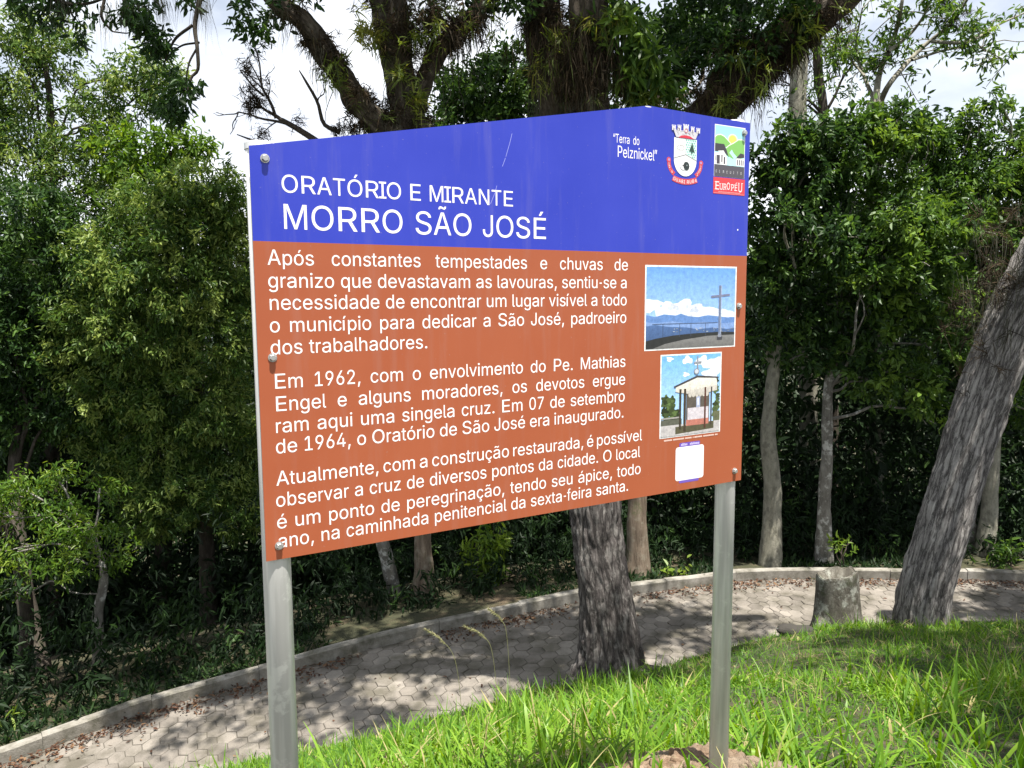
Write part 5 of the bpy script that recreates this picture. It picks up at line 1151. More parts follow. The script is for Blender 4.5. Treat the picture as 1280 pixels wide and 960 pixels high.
GLYPH[chr(112)] = (556, [[147, 437, 147, 519, 70, 519, 70, -196, 149, -196, 149, 81, 155, 81, 181, 42, 193, 29, 208, 16, 227, 5, 248, -4, 273, -10, 300, -11, 341, -8, 378, 4, 410, 22, 441, 47, 466, 78, 485, 115, 500, 159, 509, 207, 511, 259, 509, 311, 500, 357, 485, 401, 464, 438, 439, 468, 410, 494, 376, 512, 340, 523, 300, 526, 271, 524, 247, 519, 224, 511, 207, 498, 193, 486, 180, 474, 155, 437], [149, 222, 148, 259, 149, 296, 155, 330, 164, 360, 176, 386, 193, 409, 211, 427, 233, 441, 260, 449, 288, 452, 319, 449, 344, 441, 367, 426, 387, 408, 403, 385, 414, 357, 424, 327, 429, 294, 430, 259, 429, 223, 424, 190, 414, 160, 401, 133, 386, 110, 366, 90, 344, 75, 317, 67, 288, 64, 260, 67, 235, 75, 212, 89, 193, 107, 177, 130, 164, 157, 155, 189]])
GLYPH[chr(113)] = (556, [[56, 159, 72, 115, 92, 78, 117, 47, 146, 22, 180, 4, 216, -8, 256, -11, 285, -10, 309, -4, 330, 5, 349, 16, 363, 29, 376, 42, 401, 81, 408, 81, 408, -196, 488, -196, 488, 519, 410, 519, 410, 437, 403, 437, 376, 474, 365, 486, 350, 498, 332, 511, 311, 519, 286, 524, 257, 526, 216, 523, 180, 512, 147, 494, 117, 468, 92, 438, 72, 401, 56, 357, 47, 311, 45, 259, 47, 207], [143, 160, 134, 190, 129, 223, 126, 259, 129, 294, 134, 327, 142, 357, 155, 385, 170, 408, 190, 426, 212, 441, 239, 449, 269, 452, 298, 449, 323, 441, 345, 427, 365, 409, 380, 386, 393, 360, 401, 330, 407, 296, 409, 259, 407, 222, 401, 189, 392, 157, 380, 130, 365, 107, 345, 89, 323, 75, 296, 67, 269, 64, 239, 67, 212, 75, 190, 90, 170, 110, 155, 133]])
GLYPH[chr(114)] = (333, [[147, 0, 147, 325, 148, 348, 153, 368, 162, 389, 174, 405, 188, 419, 204, 431, 224, 440, 244, 444, 266, 446, 296, 444, 312, 441, 312, 526, 294, 526, 274, 527, 246, 524, 220, 516, 195, 503, 176, 485, 159, 464, 148, 440, 144, 440, 144, 519, 68, 519, 68, 0]])
GLYPH[chr(115)] = (500, [[85, 52, 104, 33, 127, 16, 153, 4, 182, -4, 215, -10, 249, -11, 288, -10, 323, -3, 356, 8, 385, 25, 408, 42, 427, 64, 442, 89, 451, 116, 453, 147, 449, 179, 438, 210, 419, 234, 393, 256, 358, 274, 314, 286, 236, 305, 208, 314, 186, 322, 170, 333, 158, 346, 151, 362, 149, 379, 152, 400, 163, 418, 179, 434, 201, 446, 227, 453, 256, 456, 288, 453, 312, 445, 333, 433, 348, 416, 359, 398, 367, 379, 444, 397, 436, 422, 423, 444, 410, 464, 392, 482, 371, 497, 348, 509, 321, 519, 290, 524, 256, 526, 221, 524, 188, 518, 158, 507, 130, 493, 108, 475, 89, 455, 75, 430, 67, 404, 64, 375, 68, 341, 79, 311, 99, 285, 126, 263, 162, 246, 204, 233, 290, 212, 314, 205, 333, 197, 348, 186, 359, 173, 364, 157, 367, 141, 363, 121, 353, 101, 334, 85, 311, 73, 282, 64, 248, 62, 219, 64, 193, 71, 170, 82, 152, 99, 138, 119, 129, 147, 49, 129, 56, 100, 68, 74]])
GLYPH[chr(116)] = (278, [[83, 88, 94, 56, 113, 29, 138, 10, 169, -1, 206, -5, 235, -4, 261, 3, 247, 74, 227, 70, 208, 68, 191, 70, 176, 75, 167, 84, 159, 96, 156, 114, 154, 134, 154, 448, 250, 448, 250, 519, 154, 519, 154, 645, 80, 645, 80, 519, 7, 519, 7, 448, 80, 448, 80, 127]])
GLYPH[chr(117)] = (556, [[72, 519, 72, 190, 73, 149, 81, 112, 94, 81, 111, 53, 132, 31, 156, 15, 183, 3, 214, -4, 247, -7, 283, -4, 317, 7, 349, 23, 376, 48, 399, 82, 404, 95, 404, 0, 484, 0, 484, 519, 401, 519, 401, 210, 400, 181, 393, 155, 384, 133, 372, 114, 357, 97, 338, 85, 317, 75, 296, 70, 271, 68, 237, 73, 209, 84, 186, 103, 168, 129, 157, 160, 155, 197, 155, 519]])
GLYPH[chr(118)] = (500, [[240, 119, 212, 212, 108, 519, 22, 519, 210, 0, 290, 0, 477, 519, 392, 519, 288, 212, 261, 119, 251, 80]])
GLYPH[chr(120)] = (500, [[28, 0, 120, 0, 195, 116, 235, 186, 249, 212, 264, 186, 305, 116, 379, 0, 472, 0, 296, 262, 464, 519, 372, 519, 307, 419, 266, 346, 251, 319, 236, 346, 194, 419, 132, 519, 38, 519, 205, 267]])
GLYPH[chr(122)] = (500, [[55, 63, 55, 0, 446, 0, 446, 77, 166, 77, 166, 82, 438, 453, 438, 519, 63, 519, 63, 442, 334, 442, 334, 438]])
GLYPH[chr(195)] = (667, [[22, 0, 118, 0, 187, 200, 478, 200, 549, 0, 643, 0, 384, 716, 279, 716], [265, 425, 296, 522, 331, 642, 367, 523, 399, 425, 450, 280, 215, 280], [199, 838, 196, 812, 254, 812, 261, 837, 267, 844, 272, 848, 279, 850, 302, 844, 329, 830, 361, 816, 395, 810, 417, 813, 435, 822, 450, 837, 461, 857, 468, 881, 471, 909, 413, 909, 404, 879, 399, 875, 393, 872, 386, 871, 361, 876, 335, 890, 306, 904, 272, 912, 249, 907, 229, 899, 215, 883, 204, 862]])
GLYPH[chr(201)] = (667, [[199, 80, 199, 322, 565, 322, 565, 402, 199, 402, 199, 636, 592, 636, 592, 716, 96, 716, 96, 0, 597, 0, 597, 80], [380, 927, 304, 785, 384, 785, 489, 927]])
GLYPH[chr(211)] = (778, [[134, 111, 174, 69, 219, 35, 271, 10, 328, -4, 390, -10, 451, -4, 508, 10, 561, 35, 606, 69, 645, 111, 677, 162, 701, 221, 715, 286, 720, 357, 715, 429, 701, 495, 677, 553, 645, 603, 606, 646, 561, 681, 508, 705, 451, 720, 390, 726, 328, 720, 271, 705, 219, 681, 174, 646, 134, 603, 102, 553, 77, 495, 64, 429, 58, 357, 64, 286, 77, 221, 102, 162], [207, 165, 182, 203, 165, 248, 155, 300, 150, 357, 155, 415, 165, 467, 182, 512, 207, 551, 235, 584, 269, 609, 307, 626, 346, 637, 390, 641, 432, 637, 473, 627, 509, 609, 543, 584, 572, 551, 596, 513, 613, 467, 625, 415, 628, 357, 625, 300, 613, 248, 596, 203, 572, 163, 543, 132, 509, 107, 473, 89, 432, 77, 390, 75, 346, 77, 307, 89, 269, 107, 235, 132], [423, 785, 520, 927, 420, 927, 350, 785]])
GLYPH[chr(225)] = (556, [[69, 62, 86, 40, 109, 21, 134, 7, 164, -4, 196, -10, 229, -12, 259, -10, 284, -5, 307, 1, 327, 11, 346, 22, 360, 34, 389, 71, 396, 71, 396, 0, 482, 0, 482, 344, 479, 381, 472, 412, 460, 438, 446, 460, 429, 479, 409, 493, 387, 505, 364, 514, 342, 519, 277, 526, 247, 524, 219, 520, 190, 514, 163, 504, 136, 490, 113, 474, 91, 453, 73, 429, 59, 398, 143, 375, 149, 388, 157, 400, 169, 412, 182, 423, 196, 433, 213, 441, 233, 448, 254, 452, 280, 453, 303, 452, 324, 448, 343, 441, 359, 431, 372, 420, 382, 407, 389, 390, 393, 372, 392, 337, 387, 329, 379, 322, 367, 316, 334, 311, 254, 301, 179, 289, 154, 282, 131, 274, 111, 264, 91, 252, 76, 238, 61, 220, 51, 200, 46, 175, 43, 148, 46, 115, 54, 86], [146, 99, 137, 112, 133, 127, 131, 144, 133, 162, 139, 178, 147, 190, 160, 201, 174, 210, 192, 218, 250, 230, 286, 234, 330, 241, 370, 249, 394, 260, 394, 189, 392, 167, 386, 148, 376, 127, 363, 110, 346, 93, 326, 81, 302, 70, 274, 64, 243, 62, 223, 63, 203, 66, 186, 71, 170, 78, 156, 88], [303, 587, 397, 724, 300, 724, 232, 587]])
GLYPH[chr(227)] = (556, [[86, 40, 109, 21, 134, 7, 164, -4, 196, -10, 229, -12, 259, -10, 284, -5, 307, 1, 327, 11, 346, 22, 360, 34, 389, 71, 396, 71, 396, 0, 482, 0, 482, 344, 479, 381, 472, 412, 460, 438, 446, 460, 429, 479, 409, 493, 387, 505, 364, 514, 342, 519, 277, 526, 247, 524, 219, 520, 190, 514, 163, 504, 136, 490, 113, 474, 91, 453, 73, 429, 59, 398, 143, 375, 149, 388, 157, 400, 169, 412, 182, 423, 196, 433, 213, 441, 233, 448, 254, 452, 280, 453, 303, 452, 324, 448, 343, 441, 359, 431, 372, 420, 382, 407, 389, 390, 393, 372, 392, 337, 387, 329, 379, 322, 367, 316, 334, 311, 254, 301, 179, 289, 154, 282, 131, 274, 111, 264, 91, 252, 76, 238, 61, 220, 51, 200, 46, 175, 43, 148, 46, 115, 54, 86, 69, 62], [156, 88, 146, 99, 137, 112, 133, 127, 131, 144, 133, 162, 139, 178, 147, 190, 160, 201, 174, 210, 192, 218, 250, 230, 286, 234, 330, 241, 370, 249, 394, 260, 394, 189, 392, 167, 386, 148, 376, 127, 363, 110, 346, 93, 326, 81, 302, 70, 274, 64, 243, 62, 223, 63, 203, 66, 186, 71, 170, 78], [207, 649, 216, 650, 237, 644, 266, 630, 299, 616, 334, 611, 356, 613, 376, 623, 390, 638, 402, 657, 409, 681, 412, 708, 353, 708, 343, 679, 339, 674, 333, 671, 324, 671, 300, 676, 273, 690, 243, 704, 207, 709, 183, 707, 164, 697, 149, 682, 139, 663, 131, 640, 129, 613, 190, 613, 197, 638, 202, 645]])
GLYPH[chr(231)] = (500, [[91, 79, 117, 48, 148, 22, 182, 4, 220, -7, 239, -9, 230, -85, 265, -85, 279, -86, 290, -88, 298, -92, 303, -97, 306, -105, 307, -115, 306, -126, 303, -134, 298, -140, 290, -144, 279, -145, 265, -147, 213, -147, 213, -196, 265, -196, 295, -193, 321, -186, 341, -177, 354, -162, 362, -141, 365, -116, 362, -93, 356, -74, 345, -60, 330, -49, 308, -44, 283, -40, 283, -10, 308, -7, 330, -1, 350, 7, 369, 16, 386, 29, 403, 44, 418, 59, 431, 77, 442, 96, 451, 118, 458, 140, 384, 160, 369, 122, 342, 90, 307, 71, 261, 63, 232, 67, 206, 75, 183, 90, 164, 110, 149, 133, 136, 160, 129, 190, 124, 223, 121, 256, 124, 290, 129, 323, 136, 353, 149, 381, 164, 405, 183, 425, 206, 440, 232, 449, 261, 452, 306, 445, 341, 426, 366, 396, 383, 359, 457, 379, 449, 401, 441, 422, 429, 441, 417, 459, 402, 474, 385, 488, 367, 498, 348, 508, 328, 516, 307, 522, 285, 526, 261, 526, 220, 523, 182, 512, 148, 493, 117, 467, 91, 435, 71, 398, 56, 356, 47, 308, 43, 256, 47, 205, 56, 159, 71, 116]])
GLYPH[chr(233)] = (556, [[51, 205, 61, 159, 77, 116, 99, 79, 127, 48, 161, 22, 200, 4, 244, -7, 292, -11, 326, -10, 359, -4, 389, 5, 416, 19, 440, 36, 461, 53, 479, 75, 493, 99, 502, 125, 421, 144, 413, 127, 405, 112, 380, 89, 365, 79, 350, 73, 332, 67, 312, 64, 292, 63, 261, 66, 233, 73, 208, 84, 186, 100, 167, 121, 151, 145, 140, 174, 135, 207, 133, 231, 511, 231, 511, 266, 509, 311, 502, 351, 491, 386, 478, 418, 460, 444, 439, 467, 417, 486, 392, 501, 366, 512, 339, 520, 311, 524, 282, 526, 237, 523, 195, 511, 158, 492, 125, 466, 98, 434, 76, 397, 61, 353, 50, 307, 47, 256], [133, 316, 140, 344, 150, 370, 164, 392, 180, 412, 201, 429, 226, 442, 252, 449, 282, 452, 312, 449, 339, 442, 362, 430, 381, 412, 396, 392, 410, 368, 418, 340, 425, 303, 133, 303], [310, 724, 244, 587, 312, 587, 403, 724]])
GLYPH[chr(237)] = (222, [[27, 519, 27, 0, 112, 0, 112, 519], [98, 724, 32, 587, 103, 587, 195, 724]])
GLYPH[chr(243)] = (556, [[59, 159, 75, 116, 96, 79, 125, 48, 157, 22, 193, 4, 233, -7, 277, -11, 323, -7, 363, 4, 401, 22, 433, 48, 460, 79, 481, 116, 497, 159, 508, 205, 510, 256, 508, 308, 497, 356, 481, 398, 460, 435, 433, 467, 401, 493, 363, 512, 323, 523, 277, 526, 233, 523, 193, 512, 157, 493, 125, 467, 96, 435, 75, 398, 59, 356, 50, 308, 46, 256, 50, 205], [145, 160, 137, 190, 131, 223, 129, 256, 131, 290, 137, 323, 145, 353, 158, 381, 174, 405, 194, 425, 218, 440, 247, 449, 277, 452, 309, 449, 338, 440, 362, 425, 382, 405, 399, 381, 411, 353, 421, 323, 426, 290, 427, 256, 426, 223, 421, 190, 411, 160, 399, 133, 382, 110, 362, 90, 338, 75, 309, 67, 277, 63, 247, 67, 218, 75, 194, 90, 174, 110, 158, 133], [309, 587, 398, 724, 305, 724, 242, 587]])
GLYPH[chr(8220)] = (333, [[84, 716, 10, 447, 107, 447, 150, 716], [258, 716, 183, 447, 280, 447, 323, 716]])
GLYPH[chr(8221)] = (333, [[53, 716, 10, 447, 75, 447, 150, 716], [226, 716, 183, 447, 249, 447, 323, 716]])
GLYPH = {c: (w, [list(zip(p[0::2], p[1::2])) for p in cs]) for c, (w, cs) in GLYPH.items()}

O3 = np.array([-0.5565, 1.7109, EYE - 0.5869])           # lower left corner of the board
UV = np.array([math.cos(YAW), math.sin(YAW), 0.0])
BW = 1.5
mid = O3 + UV * BW / 2
sg0 = np.array([mid[0], mid[1], gz1(mid[0], mid[1])])
SIGN = empty('information_sign', sg0, 'blue and terracotta information board on two grey steel posts', 'sign', rz=YAW)
OX, OZ = -BW / 2, O3[2] - sg0[2]

def wear_paint(name, c, c2, rough=.38):
    m, t, b = new_mat(name)
    tcn = node(t, 'ShaderNodeTexCoord')
    n1 = node(t, 'ShaderNodeTexNoise', Scale=3.5, Detail=7.0, Roughness=.6); t.links.new(tcn.outputs['Object'], n1.inputs['Vector'])
    r1 = ramp(t, [(.35, c), (.68, c2)]); t.links.new(n1.outputs['Fac'], r1.inputs['Fac']); t.links.new(r1.outputs[0], b.inputs['Base Color'])
    mps = node(t, 'ShaderNodeMapping'); mps.inputs['Scale'].default_value = (1, 1, .09); t.links.new(tcn.outputs['Object'], mps.inputs['Vector'])
    ns = node(t, 'ShaderNodeTexNoise', Scale=26.0, Detail=5.0, Roughness=.6); t.links.new(mps.outputs[0], ns.inputs['Vector'])
    nd = node(t, 'ShaderNodeTexNoise', Scale=150.0, Detail=3.0); t.links.new(tcn.outputs['Object'], nd.inputs['Vector'])
    rs = ramp(t, [(.52, (0, 0, 0)), (.75, (.11, .11, .11))]); t.links.new(ns.outputs['Fac'], rs.inputs['Fac'])
    rd = ramp(t, [(.68, (0, 0, 0)), (.74, (.28, .28, .28))]); t.links.new(nd.outputs['Fac'], rd.inputs['Fac'])
    ad = node(t, 'ShaderNodeMath', operation='MAXIMUM'); t.links.new(rs.outputs[0], ad.inputs[0]); t.links.new(rd.outputs[0], ad.inputs[1])
    dx = node(t, 'ShaderNodeMix', data_type='RGBA'); t.links.new(ad.outputs[0], dx.inputs[0]); t.links.new(r1.outputs[0], dx.inputs[6]); dx.inputs[7].default_value = (.36, .32, .31, 1)
    t.links.new(dx.outputs[2], b.inputs['Base Color'])
    n2 = node(t, 'ShaderNodeTexNoise', Scale=12.0, Detail=6.0, Roughness=.7); t.links.new(tcn.outputs['Object'], n2.inputs['Vector'])
    rr = node(t, 'ShaderNodeMapRange'); rr.inputs[3].default_value = rough - .1; rr.inputs[4].default_value = rough + .14
    t.links.new(n2.outputs['Fac'], rr.inputs[0]); t.links.new(rr.outputs[0], b.inputs['Roughness'])
    b.inputs['Specular IOR Level'].default_value = .3
    return m
M['blue'] = wear_paint('blue_vinyl', (.026, .043, .40), (.036, .054, .44))
M['orange'] = wear_paint('terracotta_vinyl', (.325, .084, .036), (.352, .097, .043))
M['white'] = plain('white_vinyl', (.84, .82, .82), .45)
M['edge'] = plain('board_edge', (.34, .34, .34), .5)
M['pwhite'] = plain('print_white', (.80, .80, .80), .4)
m, t, b = new_mat('ink'); a = node(t, 'ShaderNodeAttribute', attribute_name='ink'); t.links.new(a.outputs['Color'], b.inputs['Base Color']); b.inputs['Roughness'].default_value = .4
M['ink'] = m
m, t, b = new_mat('galvanised')
tcn = node(t, 'ShaderNodeTexCoord')
mp_ = node(t, 'ShaderNodeMapping'); mp_.inputs['Scale'].default_value = (1, 1, .06); t.links.new(tcn.outputs['Object'], mp_.inputs['Vector'])
n1 = node(t, 'ShaderNodeTexNoise', Scale=55.0, Detail=5.0); t.links.new(mp_.outputs[0], n1.inputs['Vector'])
n2 = node(t, 'ShaderNodeTexNoise', Scale=14.0, Detail=6.0, Roughness=.7); t.links.new(tcn.outputs['Object'], n2.inputs['Vector'])
r1 = ramp(t, [(.35, (.46, .46, .445)), (.65, (.66, .66, .64))]); t.links.new(n1.outputs['Fac'], r1.inputs['Fac'])
r2 = ramp(t, [(.56, (0, 0, 0)), (.64, (.5, .5, .5))]); t.links.new(n2.outputs['Fac'], r2.inputs['Fac'])
x = node(t, 'ShaderNodeMix', data_type='RGBA'); t.links.new(r2.outputs[0], x.inputs[0]); t.links.new(r1.outputs[0], x.inputs[6]); x.inputs[7].default_value = (.74, .75, .71, 1)
t.links.new(x.outputs[2], b.inputs['Base Color']); b.inputs['Metallic'].default_value = .15; b.inputs['Roughness'].default_value = .36
M['galv'] = m
m, t, b = new_mat('photo_ink'); a = node(t, 'ShaderNodeAttribute', attribute_name='ink')
tcn = node(t, 'ShaderNodeTexCoord')
n1 = node(t, 'ShaderNodeTexNoise', Scale=70.0, Detail=6.0, Roughness=.75); t.links.new(tcn.outputs['Object'], n1.inputs['Vector'])
n2 = node(t, 'ShaderNodeTexNoise', Scale=420.0, Detail=2.0); t.links.new(tcn.outputs['Object'], n2.inputs['Vector'])
r1 = ramp(t, [(.3, (.62, .62, .64)), (.5, (.97, .97, .97)), (.7, (1.28, 1.26, 1.22))]); t.links.new(n1.outputs['Fac'], r1.inputs['Fac'])
r2 = ramp(t, [(.3, (.84, .84, .84)), (.7, (1.14, 1.14, 1.14))]); t.links.new(n2.outputs['Fac'], r2.inputs['Fac'])
x = node(t, 'ShaderNodeMix', data_type='RGBA', blend_type='MULTIPLY'); x.inputs[0].default_value = .8
y = node(t, 'ShaderNodeMix', data_type='RGBA', blend_type='MULTIPLY'); y.inputs[0].default_value = .8
t.links.new(a.outputs['Color'], x.inputs[6]); t.links.new(r1.outputs[0], x.inputs[7]); t.links.new(x.outputs[2], y.inputs[6]); t.links.new(r2.outputs[0], y.inputs[7])
t.links.new(y.outputs[2], b.inputs['Base Color']); b.inputs['Roughness'].default_value = .4
M['photo_ink'] = m
M['bolt'] = plain('bolt_zinc', (.46, .46, .45), .42, .7)

def loc(u, v, w=0.0):
    """board coordinates (m): u along, v up, w out of the face -> the sign's own frame"""
    return np.stack([np.asarray(u, float) + OX, -np.asarray(w, float) + np.zeros_like(np.asarray(u, float)), np.asarray(v, float) + OZ], -1)

# board: composite sheet 4 mm thick, blue head over a terracotta field
HL, HB, HA, UA, HR = 0.913, 0.7133, 1.1213, 1.095, 1.1157
out = [(0, 0), (BW, 0), (BW, HB), (BW, HR), (UA, HA), (0, HL), (0, HB)]
fr = loc([p[0] for p in out], [p[1] for p in out], 0 * np.ones(7)); bk = loc([p[0] for p in out], [p[1] for p in out], -.004 * np.ones(7))
V = np.concatenate([fr, bk])
sides = np.array([[i, i + 7, (i + 1) % 7 + 7, (i + 1) % 7] for i in range(7)])
mk('board', V, [np.array([[0, 1, 2, 6]]), np.array([[6, 2, 3, 4, 5]]), np.array([[13, 12, 11, 10, 9, 8, 7]]), sides], [M['orange'], M['blue'], M['edge']], SIGN, mat_idx=[0, 1, 2] + [2] * 7)

# posts with caps
def cyl(g, c, r, z0, z1, n=32, bev=.0015):
    a_ = np.linspace(0, 2 * np.pi, n, endpoint=False)
    rows = []
    for rr, zz in ((r, z0), (r, z1 - bev), (r - bev, z1)):
        rows.append(np.stack([c[0] + rr * np.cos(a_), c[1] + rr * np.sin(a_), np.full(n, zz)], 1))
    V = np.concatenate(rows); j = np.arange(n); j2 = (j + 1) % n
    g.add(V, np.concatenate([np.stack([j + o, j2 + o, j2 + o + n, j + o + n], 1) for o in (0, n)]), np.array([list(2 * n + j)]), np.array([list(j[::-1])]))
for u, top in ((.0318, .922), (1.4680, 1.118)):
    c = loc(u, 0, -.0370)
    wx = O3 + UV * u
    gzp = gz1(wx[0], wx[1]) - sg0[2] - .25
    g = Geo(); cyl(g, c, .03175, gzp, top + OZ - .010, 40)
    p_ = g.build('post', M['galv'], SIGN, None, True)
    for f in p_.data.polygons:
        if len(f.vertices) > 4: f.use_smooth = False
    g = Geo(); cyl(g, (0, 0), (.0335), -.010, .006, 40, .0025)
    cap = g.build('post_cap', M['pwhite'], p_, None, False); cap.location = (c[0], c[1], top + OZ)

# bolts
for u, v in ((.0322, .8891), (.0316, .4596), (.0301, .0320), (1.4742, 1.0834), (1.4700, .5582), (1.4695, .0338)):
    g = Geo()
    a6 = np.linspace(0, 2 * np.pi, 6, endpoint=False) + .3; a24 = np.linspace(0, 2 * np.pi, 24, endpoint=False)
    def ringv(an, r, w): return np.stack([r * np.cos(an), np.full(len(an), -w), r * np.sin(an)], 1)
    V = np.concatenate([ringv(a24, .0098, .0), ringv(a24, .0098, .0016), ringv(a24, .0070, .0017)]); j = np.arange(24); j2 = (j + 1) % 24
    g.add(V, np.concatenate([np.stack([j + o, j2 + o, j2 + o + 24, j + o + 24], 1) for o in (0, 24)]))
    V = np.concatenate([ringv(a6, .0074, .0012), ringv(a6, .0074, .0072), ringv(a6, .0062, .0086)]); j = np.arange(6); j2 = (j + 1) % 6
    g.add(V, np.concatenate([np.stack([j + o, j2 + o, j2 + o + 6, j + o + 6], 1) for o in (0, 6)]), np.array([list(12 + j)]))
    o = g.build('bolt', M['bolt'], SIGN); o.location = loc(u, v, .0002)
# clamp nut seen past the right edge
g = Geo()
c = loc(1.4985, 1.048, -.03)
bxv = np.array([(x_, y_, z_) for x_ in (0, .016) for y_ in (-.012, .012) for z_ in (-.016, .016)]) + c
g.add(bxv, np.array([[0, 1, 3, 2], [4, 6, 7, 5], [0, 4, 5, 1], [2, 3, 7, 6], [0, 2, 6, 4], [1, 5, 7, 3]]))
o = g.build('clamp_bolt', M['galv'], SIGN)
bv = o.modifiers.new('bevel', 'BEVEL'); bv.width = .003; bv.segments = 2

def text_geo(items):
    """items: (string, u, baseline, size, end u or None, x scale) -> one filled outline mesh in board coordinates"""
    cu = bpy.data.curves.new('letters', 'CURVE'); cu.dimensions = '2D'; cu.fill_mode = 'BOTH'
    for st, u, v, size, end, xs in items:
        k = size / 1000
        wd = sum((278 if c == ' ' else GLYPH[c][0]) * k * xs for c in st)
        sp_n = st.count(' ')
        xtra = 0; fit = xs
        if end is not None:
            lsb = 40 * k * xs
            need = (end - u + lsb) - wd + 45 * k * xs
            if sp_n and need > -0.03 * wd: xtra = need / sp_n
            else: fit = xs * (end - u) / wd
        x_ = u - 60 * k * fit
        if st[0] == 'A': x_ = u
        for c in st:
            if c == ' ':
                x_ += 278 * k * fit + xtra; continue
            w, cs = GLYPH[c]
            for ct in cs:
                s_ = cu.splines.new('POLY'); s_.points.add(len(ct) - 1)
                s_.points.foreach_set('co', np.array([(x_ + p[0] * k * fit, v + p[1] * k, 0, 1) for p in ct], dtype=np.float32).ravel())
                s_.use_cyclic_u = True
            x_ += w * k * fit
    ob = bpy.data.objects.new('letters', cu)
    me = bpy.data.meshes.new_from_object(ob)
    V = np.empty(len(me.vertices) * 3, dtype=np.float32); me.vertices.foreach_get('co', V)
    F = [list(p.vertices) for p in me.polygons]
    bpy.data.objects.remove(ob); bpy.data.curves.remove(cu); bpy.data.meshes.remove(me)
    return V.reshape(-1, 3).astype(float), F

def put_text(name, items, w=.00025, mat='white', parent=None):
    """each line of writing is one piece"""
    for it in items:
        V, F = text_geo([it])
        tri = [f for f in F if len(f) == 3]; quad = [f for f in F if len(f) == 4]
        mk(name, loc(V[:, 0], V[:, 1], np.full(len(V), w)), [np.array(tri), np.array(quad)], M[mat], parent or SIGN)

put_text('heading_lettering', [('ORATÓRIO E MIRANTE', .0660, .8200, .0535, .6545, 1)])
put_text('title_lettering', [('MORRO SÃO JOSÉ', .0668, .7412, .0755, .7560, 1)])
BS = .0462
put_text('lettering_line', [('Após constantes tempestades e chuvas de', .0283, .6627, BS, 1.0262, 1), ('granizo que devastavam as lavouras, sentiu-se a', .0298, .6130, BS, 1.0262, 1),
                            ('necessidade de encontrar um lugar visível a todo', .0298, .5646, BS, 1.0258, 1), ('o município para dedicar a São José, padroeiro', .0294, .5152, BS, 1.025, 1), ('dos trabalhadores.', .0292, .4662, BS, None, 1)])
put_text('lettering_line', [('Em 1962, com o envolvimento do Pe. Mathias', .0335, .3900, BS, 1.0235, 1), ('Engel e alguns moradores, os devotos ergue', .0338, .3393, BS, 1.0228, 1),
                            ('ram aqui uma singela cruz. Em 07 de setembro', .0330, .2904, BS, 1.0219, 1), ('de 1964, o Oratório de São José era inaugurado.', .0322, .2437, BS, 1.0195, 1)])
put_text('lettering_line', [('Atualmente, com a construção restaurada, é possível', .0282, .1705, BS, 1.0832, 1), ('observar a cruz de diversos pontos da cidade. O local', .0278, .1217, BS, 1.0835, 1),
                            ('é um ponto de peregrinação, tendo seu ápice, todo', .0281, .0712, BS, 1.0840, 1), ('ano, na caminhada penitencial da sexta-feira santa.', .0290, .0262, BS, 1.0428, 1)])
put_text('slogan_lettering', [('“Terra do', .9740, 1.0105, .0325, 1.0650, .66), ('Pelznickel”', .9880, .9725, .0425, 1.1317, .62)])

class Ink:
    """flat coloured shapes of one print, stacked a fraction of a millimetre apart"""
    def __init__(s, w=.00020): s.V = []; s.F = []; s.C = []; s.w = w
    def poly(s, pts, c, c2=None):
        n0 = len(s.V); pts = list(pts)
        v0 = min(p[1] for p in pts); v1 = max(p[1] for p in pts)
        s.w += .000012
        for p in pts:
            s.V.append((p[0], p[1], s.w))
            f = (p[1] - v0) / max(v1 - v0, 1e-6)
            s.C.append((*(np.array(c) * (1 - f) + np.array(c2 if c2 is not None else c) * f), 1))
        s.F.append(list(range(n0, n0 + len(pts))))
    def rect(s, u0, v0, u1, v1, c, c2=None): s.poly([(u0, v0), (u1, v0), (u1, v1), (u0, v1)], c, c2)
    def circ(s, u, v, ru, rv, c, n=28, a0=0, a1=2 * math.pi):
        s.poly([(u + ru * math.cos(a), v + rv * math.sin(a)) for a in np.linspace(a0, a1, n, endpoint=(a1 - a0) < 6.2)], c)
    def line(s, p, q, wd, c):
        p, q = np.array(p), np.array(q); d = q - p; d = d / np.linalg.norm(d); nn = np.array([-d[1], d[0]]) * wd / 2
        s.poly([p + nn, p - nn, q - nn, q + nn][::-1], c)
    def text(s, items, c):
        V, F = text_geo(items); n0 = len(s.V); s.w += .000012
        s.V += [(v[0], v[1], s.w) for v in V]; s.C += [(*c, 1)] * len(V); s.F += [[i + n0 for i in f] for f in F]
    def build(s, name, parent=None, label=None):
        me = bpy.data.meshes.new(name)
        V = np.array(s.V); me.from_pydata([tuple(x) for x in loc(V[:, 0], V[:, 1], V[:, 2])], [], s.F)
        a = me.attributes.new('ink', 'FLOAT_COLOR', 'POINT'); a.data.foreach_set('color', np.array(s.C, dtype=np.float32).ravel())
        me.materials.append(M['photo_ink' if name == 'photo_print' else 'ink'])
        o = bpy.data.objects.new(name, me); col.objects.link(o); o.parent = parent or SIGN
        if label: o['label'] = label
        return o
WH = (.82, .82, .82)
rngi = np.random.default_rng(5)
